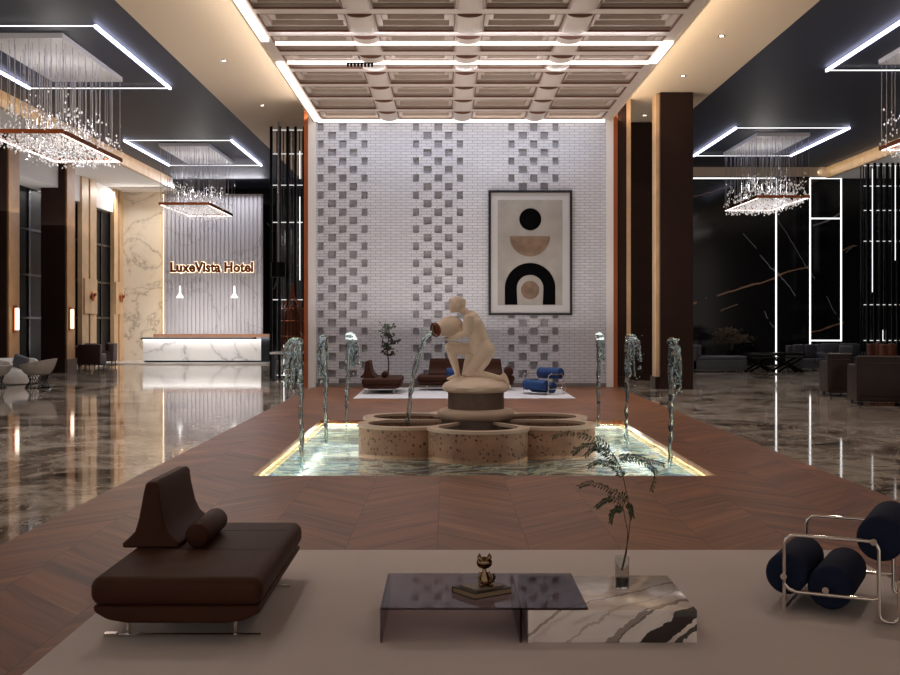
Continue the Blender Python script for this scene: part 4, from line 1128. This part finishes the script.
# ================================================================ LEFT HALL SEATING
def shell_chair(lab, loc, rz):
    t = thing('wire_base_chair', lab, 'armchair', loc, rz, 'pale tub chairs on wire bases')
    b = MB(); n = 28; rows = 9; ou, inn_ = [], []
    for j in range(rows + 1):
        s = j / rows
        A, B = [], []
        for i in range(n):
            an_ = 2 * math.pi * i / n; hi = .30 + .20 * (.5 + .5 * math.cos(an_)) 
            r = .19 + .25 * s ** .55; z = .40 + hi * s ** 1.3
            A.append(b.bm.verts.new((r * math.cos(an_), r * math.sin(an_), z))); r2 = max(.02, r - .05)
            B.append(b.bm.verts.new((r2 * math.cos(an_), r2 * math.sin(an_), z + (.06 if j < rows else .0))))
        ou.append(A); inn_.append(B)
    for g in (ou, inn_):
        for A, B in zip(g, g[1:]):
            for k in range(n): b.bm.faces.new((A[k], A[(k + 1) % n], B[(k + 1) % n], B[k]))
    for k in range(n): b.bm.faces.new((ou[-1][k], ou[-1][(k + 1) % n], inn_[-1][(k + 1) % n], inn_[-1][k]))
    b.bm.faces.new(ou[0]); b.bm.faces.new(inn_[0]); b.build('shell', M_pale, t, smooth=True, ang=70)
    MB().lathe([(0, .46), (.20, .46), (.27, .48), (.29, .53), (.25, .58), (0, .59)], seg=28).build('seat_pad', M_pale, t)
    for k in range(20):
        a_ = 2 * math.pi * k / 20; a2 = a_ + .5
        MB().tube([(.30 * math.cos(a_), .30 * math.sin(a_), .015), (.19 * math.cos(a2), .19 * math.sin(a2), .22), (.24 * math.cos(a2 + .3), .24 * math.sin(a2 + .3), .40)], .010, 5).build('base_wire', M_steel, t)
    MB().tube([(.28 * math.cos(q * math.pi / 12), .28 * math.sin(q * math.pi / 12), .012) for q in range(25)], .01, 6).build('base_ring', M_steel, t)
    return t
Yc_ = YF(388.5)
c1 = shell_chair('pale tub chair on a wire base, whole in view at the left edge', (X(34.5, Yc_), Yc_ + .3, 0), .0); c1.scale = (1.22, 1.22, .95)
c2 = dup(c1, (X(-4, Yc_), Yc_ - .2, 0), rz=2.6, label='pale tub chair cut off by the left edge of the photo')
t = thing('round_ottoman', 'low white round sofa seat behind the tub chairs', 'sofa', (X(13, 35.5), 35.4, 0))
MB().lathe([(0, .03), (.72, .03), (.78, .1), (.8, .38), (.76, .46), (0, .48)], seg=40).build('seat', M_palew, t)
MB().tube([(.62 * math.cos(q), .62 * math.sin(q), .62) for q in [math.pi * (.0 + 1.0 * k / 20) for k in range(21)]], .17, 14).build('back_roll', M_palew, t, smooth=True)
o = MB().rbox(-.24, .24, -.07, .07, 0, .42, .06, 4).build('throw_pillow', M_grey); o.location = (X(17, 35), 35.15, .49); o.rotation_euler = (.15, .35, 0); tag(o, 'grey throw pillow on the white round sofa', 'cushion')
def settee(lab, loc, rz, W, D_, H, m, mc, grp, name='settee', legs=.12, arms=True, seat=.42, tuft=False, cush=2):
    t = thing(name, lab, 'sofa', loc, rz, grp); a, c = W / 2, D_ / 2
    MB().rbox(-a, a, -c, c, legs, seat - .12, .03, 3).build('base', m, t)
    aw = .16 if arms else 0
    b = MB(); b.rbox(-a, a, c - .2, c, legs, H, .05, 4); bo = b.build('backrest', m, t)
    if arms:
        for s in (-1, 1): MB().rbox(s * (a - aw / 2) - aw / 2, s * (a - aw / 2) + aw / 2, -c, c - .1, legs, min(H, seat + .22), .05, 4).build('armrest', m, t)
    n = cush; w = (W - 2 * aw) / n
    for k in range(n):
        x0 = -a + aw + k * w
        MB().rbox(x0 + .01, x0 + w - .01, -c - .01, c - .2, seat - .13, seat + .03, .05, 4).build('seat_cushion', mc, t)
        b = MB(); b.rbox(x0 + .02, x0 + w - .02, c - .36, c - .18, seat + .03, H + .04, .07, 4); b.build('back_cushion', mc, t)
    if legs > .03:
        for sx in (-1, 1):
            for sy in (-1, 1): MB().cyl((sx * (a - .08), sy * (c - .08), 0), (sx * (a - .08), sy * (c - .08), legs + .02), .02, .026, 10).build('leg', M_black, t)
    return t
M_red = leather('oxblood_leather', '#35201f', .5); M_ox = fabric('dark_taupe', '#5a4a4a')
settee('small oxblood armchair seen from behind in front of the far windows', (X(92, 45.5), 45.5, 0), math.pi, .9, .85, 1.0, M_red, M_red, 'oxblood seats by the windows', name='armchair', legs=.2, cush=1)
settee('taupe and oxblood settee along the windows near the cream marble wall', (X(108, 50.0), 49.6, 0), -math.pi / 2 + .2, 1.9, .85, .95, M_ox, M_red, 'oxblood seats by the windows', legs=.2)
settee('dark settee half hidden behind the left column', (X(78, 48.8), 48.6, 0), -math.pi / 2, 1.6, .8, .85, M_red, M_ox, 'oxblood seats by the windows', legs=.2)

# ================================================================ RIGHT HALL SEATING
def tufted(lab, px0, px1, Y, rz=0):
    x0, x1 = X(px0, Y), X(px1, Y); W = x1 - x0
    return settee(lab, ((x0 + x1) / 2, Y + .5, 0), rz, W, 1.0, .98, M_greyleather, M_greyleather, 'grey leather sofas', legs=.1, seat=.45)
settee('grey leather chaise sofa just right of the nearest dark column', (X(720, 43), 43.6, 0), math.pi / 2, 1.15, 2.05, 1.0, M_greyleather, M_greyleather, 'grey leather sofas', legs=.08, seat=.58, arms=False, cush=1)
tufted('grey leather sofa between the two leftmost upright light lines', 794, 829, 44.0, .3)
tufted('grey leather sofa with cushions in front of the light rectangle', 822, 869, 46.2, 0)
o = MB().rbox(-.28, .28, -.08, .08, 0, .45, .07, 4).build('throw_pillow', M_grey); o.location = (X(846, 46.2), 46.25, .5); o.rotation_euler = (.2, 0, 0); tag(o, 'plump grey throw pillow on the farthest grey sofa', 'cushion')
Yt_ = 43.5
t = thing('low_table', 'low black table with crossed legs between the grey sofas', 'table', (X(773, Yt_), Yt_, 0))
w = (X(800, Yt_) - X(746, Yt_)) / 2; h = .73
MB().rbox(-w, w, -.5, .5, h - .1, h, .01, 2).build('tabletop', M_blacklac, t)
MB().box(-w + .1, w - .1, -.42, .42, h - .2, h - .16).build('shelf', M_blacklac, t)
for sx in (-1, 1):
    for y in (-.38, .38):
        MB().tube([(sx * w * .98, y, .015), (sx * w * .08, y, h - .2)], .05, 6).build('leg', M_black, t)
        MB().tube([(sx * w * .05, y, .015), (sx * w * .95, y, h - .2)], .05, 6).build('leg', M_black, t)
Yb2 = 45.6
t = thing('bonsai_plant', 'low spreading brown green plant behind the grey sofa by the column', 'plant', (X(737, Yb2), Yb2 + .9, 0))
MB().lathe([(0, 0), (.22, 0), (.3, .75), (.26, .75), (.24, .7), (0, .7)], seg=24).build('pot', M_black, t)
MB().tube([(0, 0, .7), (.05, 0, 1.0), (-.05, 0, 1.2)], [.06, .05, .03], 8).build('trunk', M_stem, t, smooth=True)
b = MB(); rnd = random.Random(9)
for cx_, cz_, rx_, rz_ in ((-.35, 1.38, .42, .12), (.3, 1.28, .5, .13), (-.05, 1.55, .45, .1), (.1, 1.1, .6, .12), (-.4, 1.15, .4, .1)):
    for i in range(130):
        p = Vector((cx_ + rnd.gauss(0, .5) * rx_, rnd.gauss(0, .25), cz_ + rnd.gauss(0, .5) * rz_))
        b.sphere(p, rnd.uniform(.03, .05), 6, (1.3, .6, .4), Matrix.Rotation(rnd.uniform(-.8, .8), 4, 'Y'))
b.build('foliage', mat('brown_foliage', '#4a3b2a', .6, var=(5, .3)), t)
def club(lab, px0, px1, Y, rz, H=1.05, D_=1.15):
    x0, x1 = X(px0, Y), X(px1, Y); W = x1 - x0
    t = thing('club_armchair', lab, 'armchair', ((x0 + x1) / 2, Y + D_ / 2, 0), rz, 'dark brown leather club armchairs'); a, c = W / 2, D_ / 2
    MB().rbox(-a, a, -c, -c + .24, .09, H, .05, 4).build('backrest', M_darkleather, t)
    MB().rbox(-a + .02, a - .02, -c + .2, c, .09, .32, .03, 3).build('base', M_darkleather, t)
    for s in (-1, 1): MB().rbox(s * (a - .12) - .12, s * (a - .12) + .12, -c + .1, c, .10, H - .22, .05, 4).build('armrest', M_darkleather, t)
    MB().rbox(-a + .25, a - .25, -c + .25, c - .02, .32, .52, .06, 4).build('seat_cushion', M_darkleather, t)
    MB().rbox(-a + .06, a - .06, -c - .03, -c + .05, .2, H - .15, .03, 3).build('back_panel', M_darkleather, t)
    for sx in (-1, 1):
        for sy in (-1, 1): MB().cyl((sx * (a - .1), sy * (c - .1), 0), (sx * (a - .1), sy * (c - .1), .1), .03, seg=8).build('leg', M_steel, t)
    return t
club('dark brown leather club armchair, the farther one left of its twin at the right edge', 830, 855, 29.6, -.1, H=1.12, D_=1.0)
club('large dark brown leather club armchair cut off by the right edge', 862, 915, 26.4, -.15, H=1.15, D_=1.2)
for i, (px, Y, lab) in enumerate([(880, 39.5, 'reddish brown wing chair behind the club armchairs, left of the two'), (893, 38.5, 'reddish brown wing chair behind the club armchairs, nearest the right edge')]):
    s = settee(lab, (X(px, Y), Y, 0), .3, .62, .7, 1.15, leather('chestnut_leather', '#5a3424', .45), leather('chestnut_leather', '#5a3424', .45), 'reddish brown wing chairs', name='wing_chair', legs=.15, cush=1)
    s['category'] = 'chair'
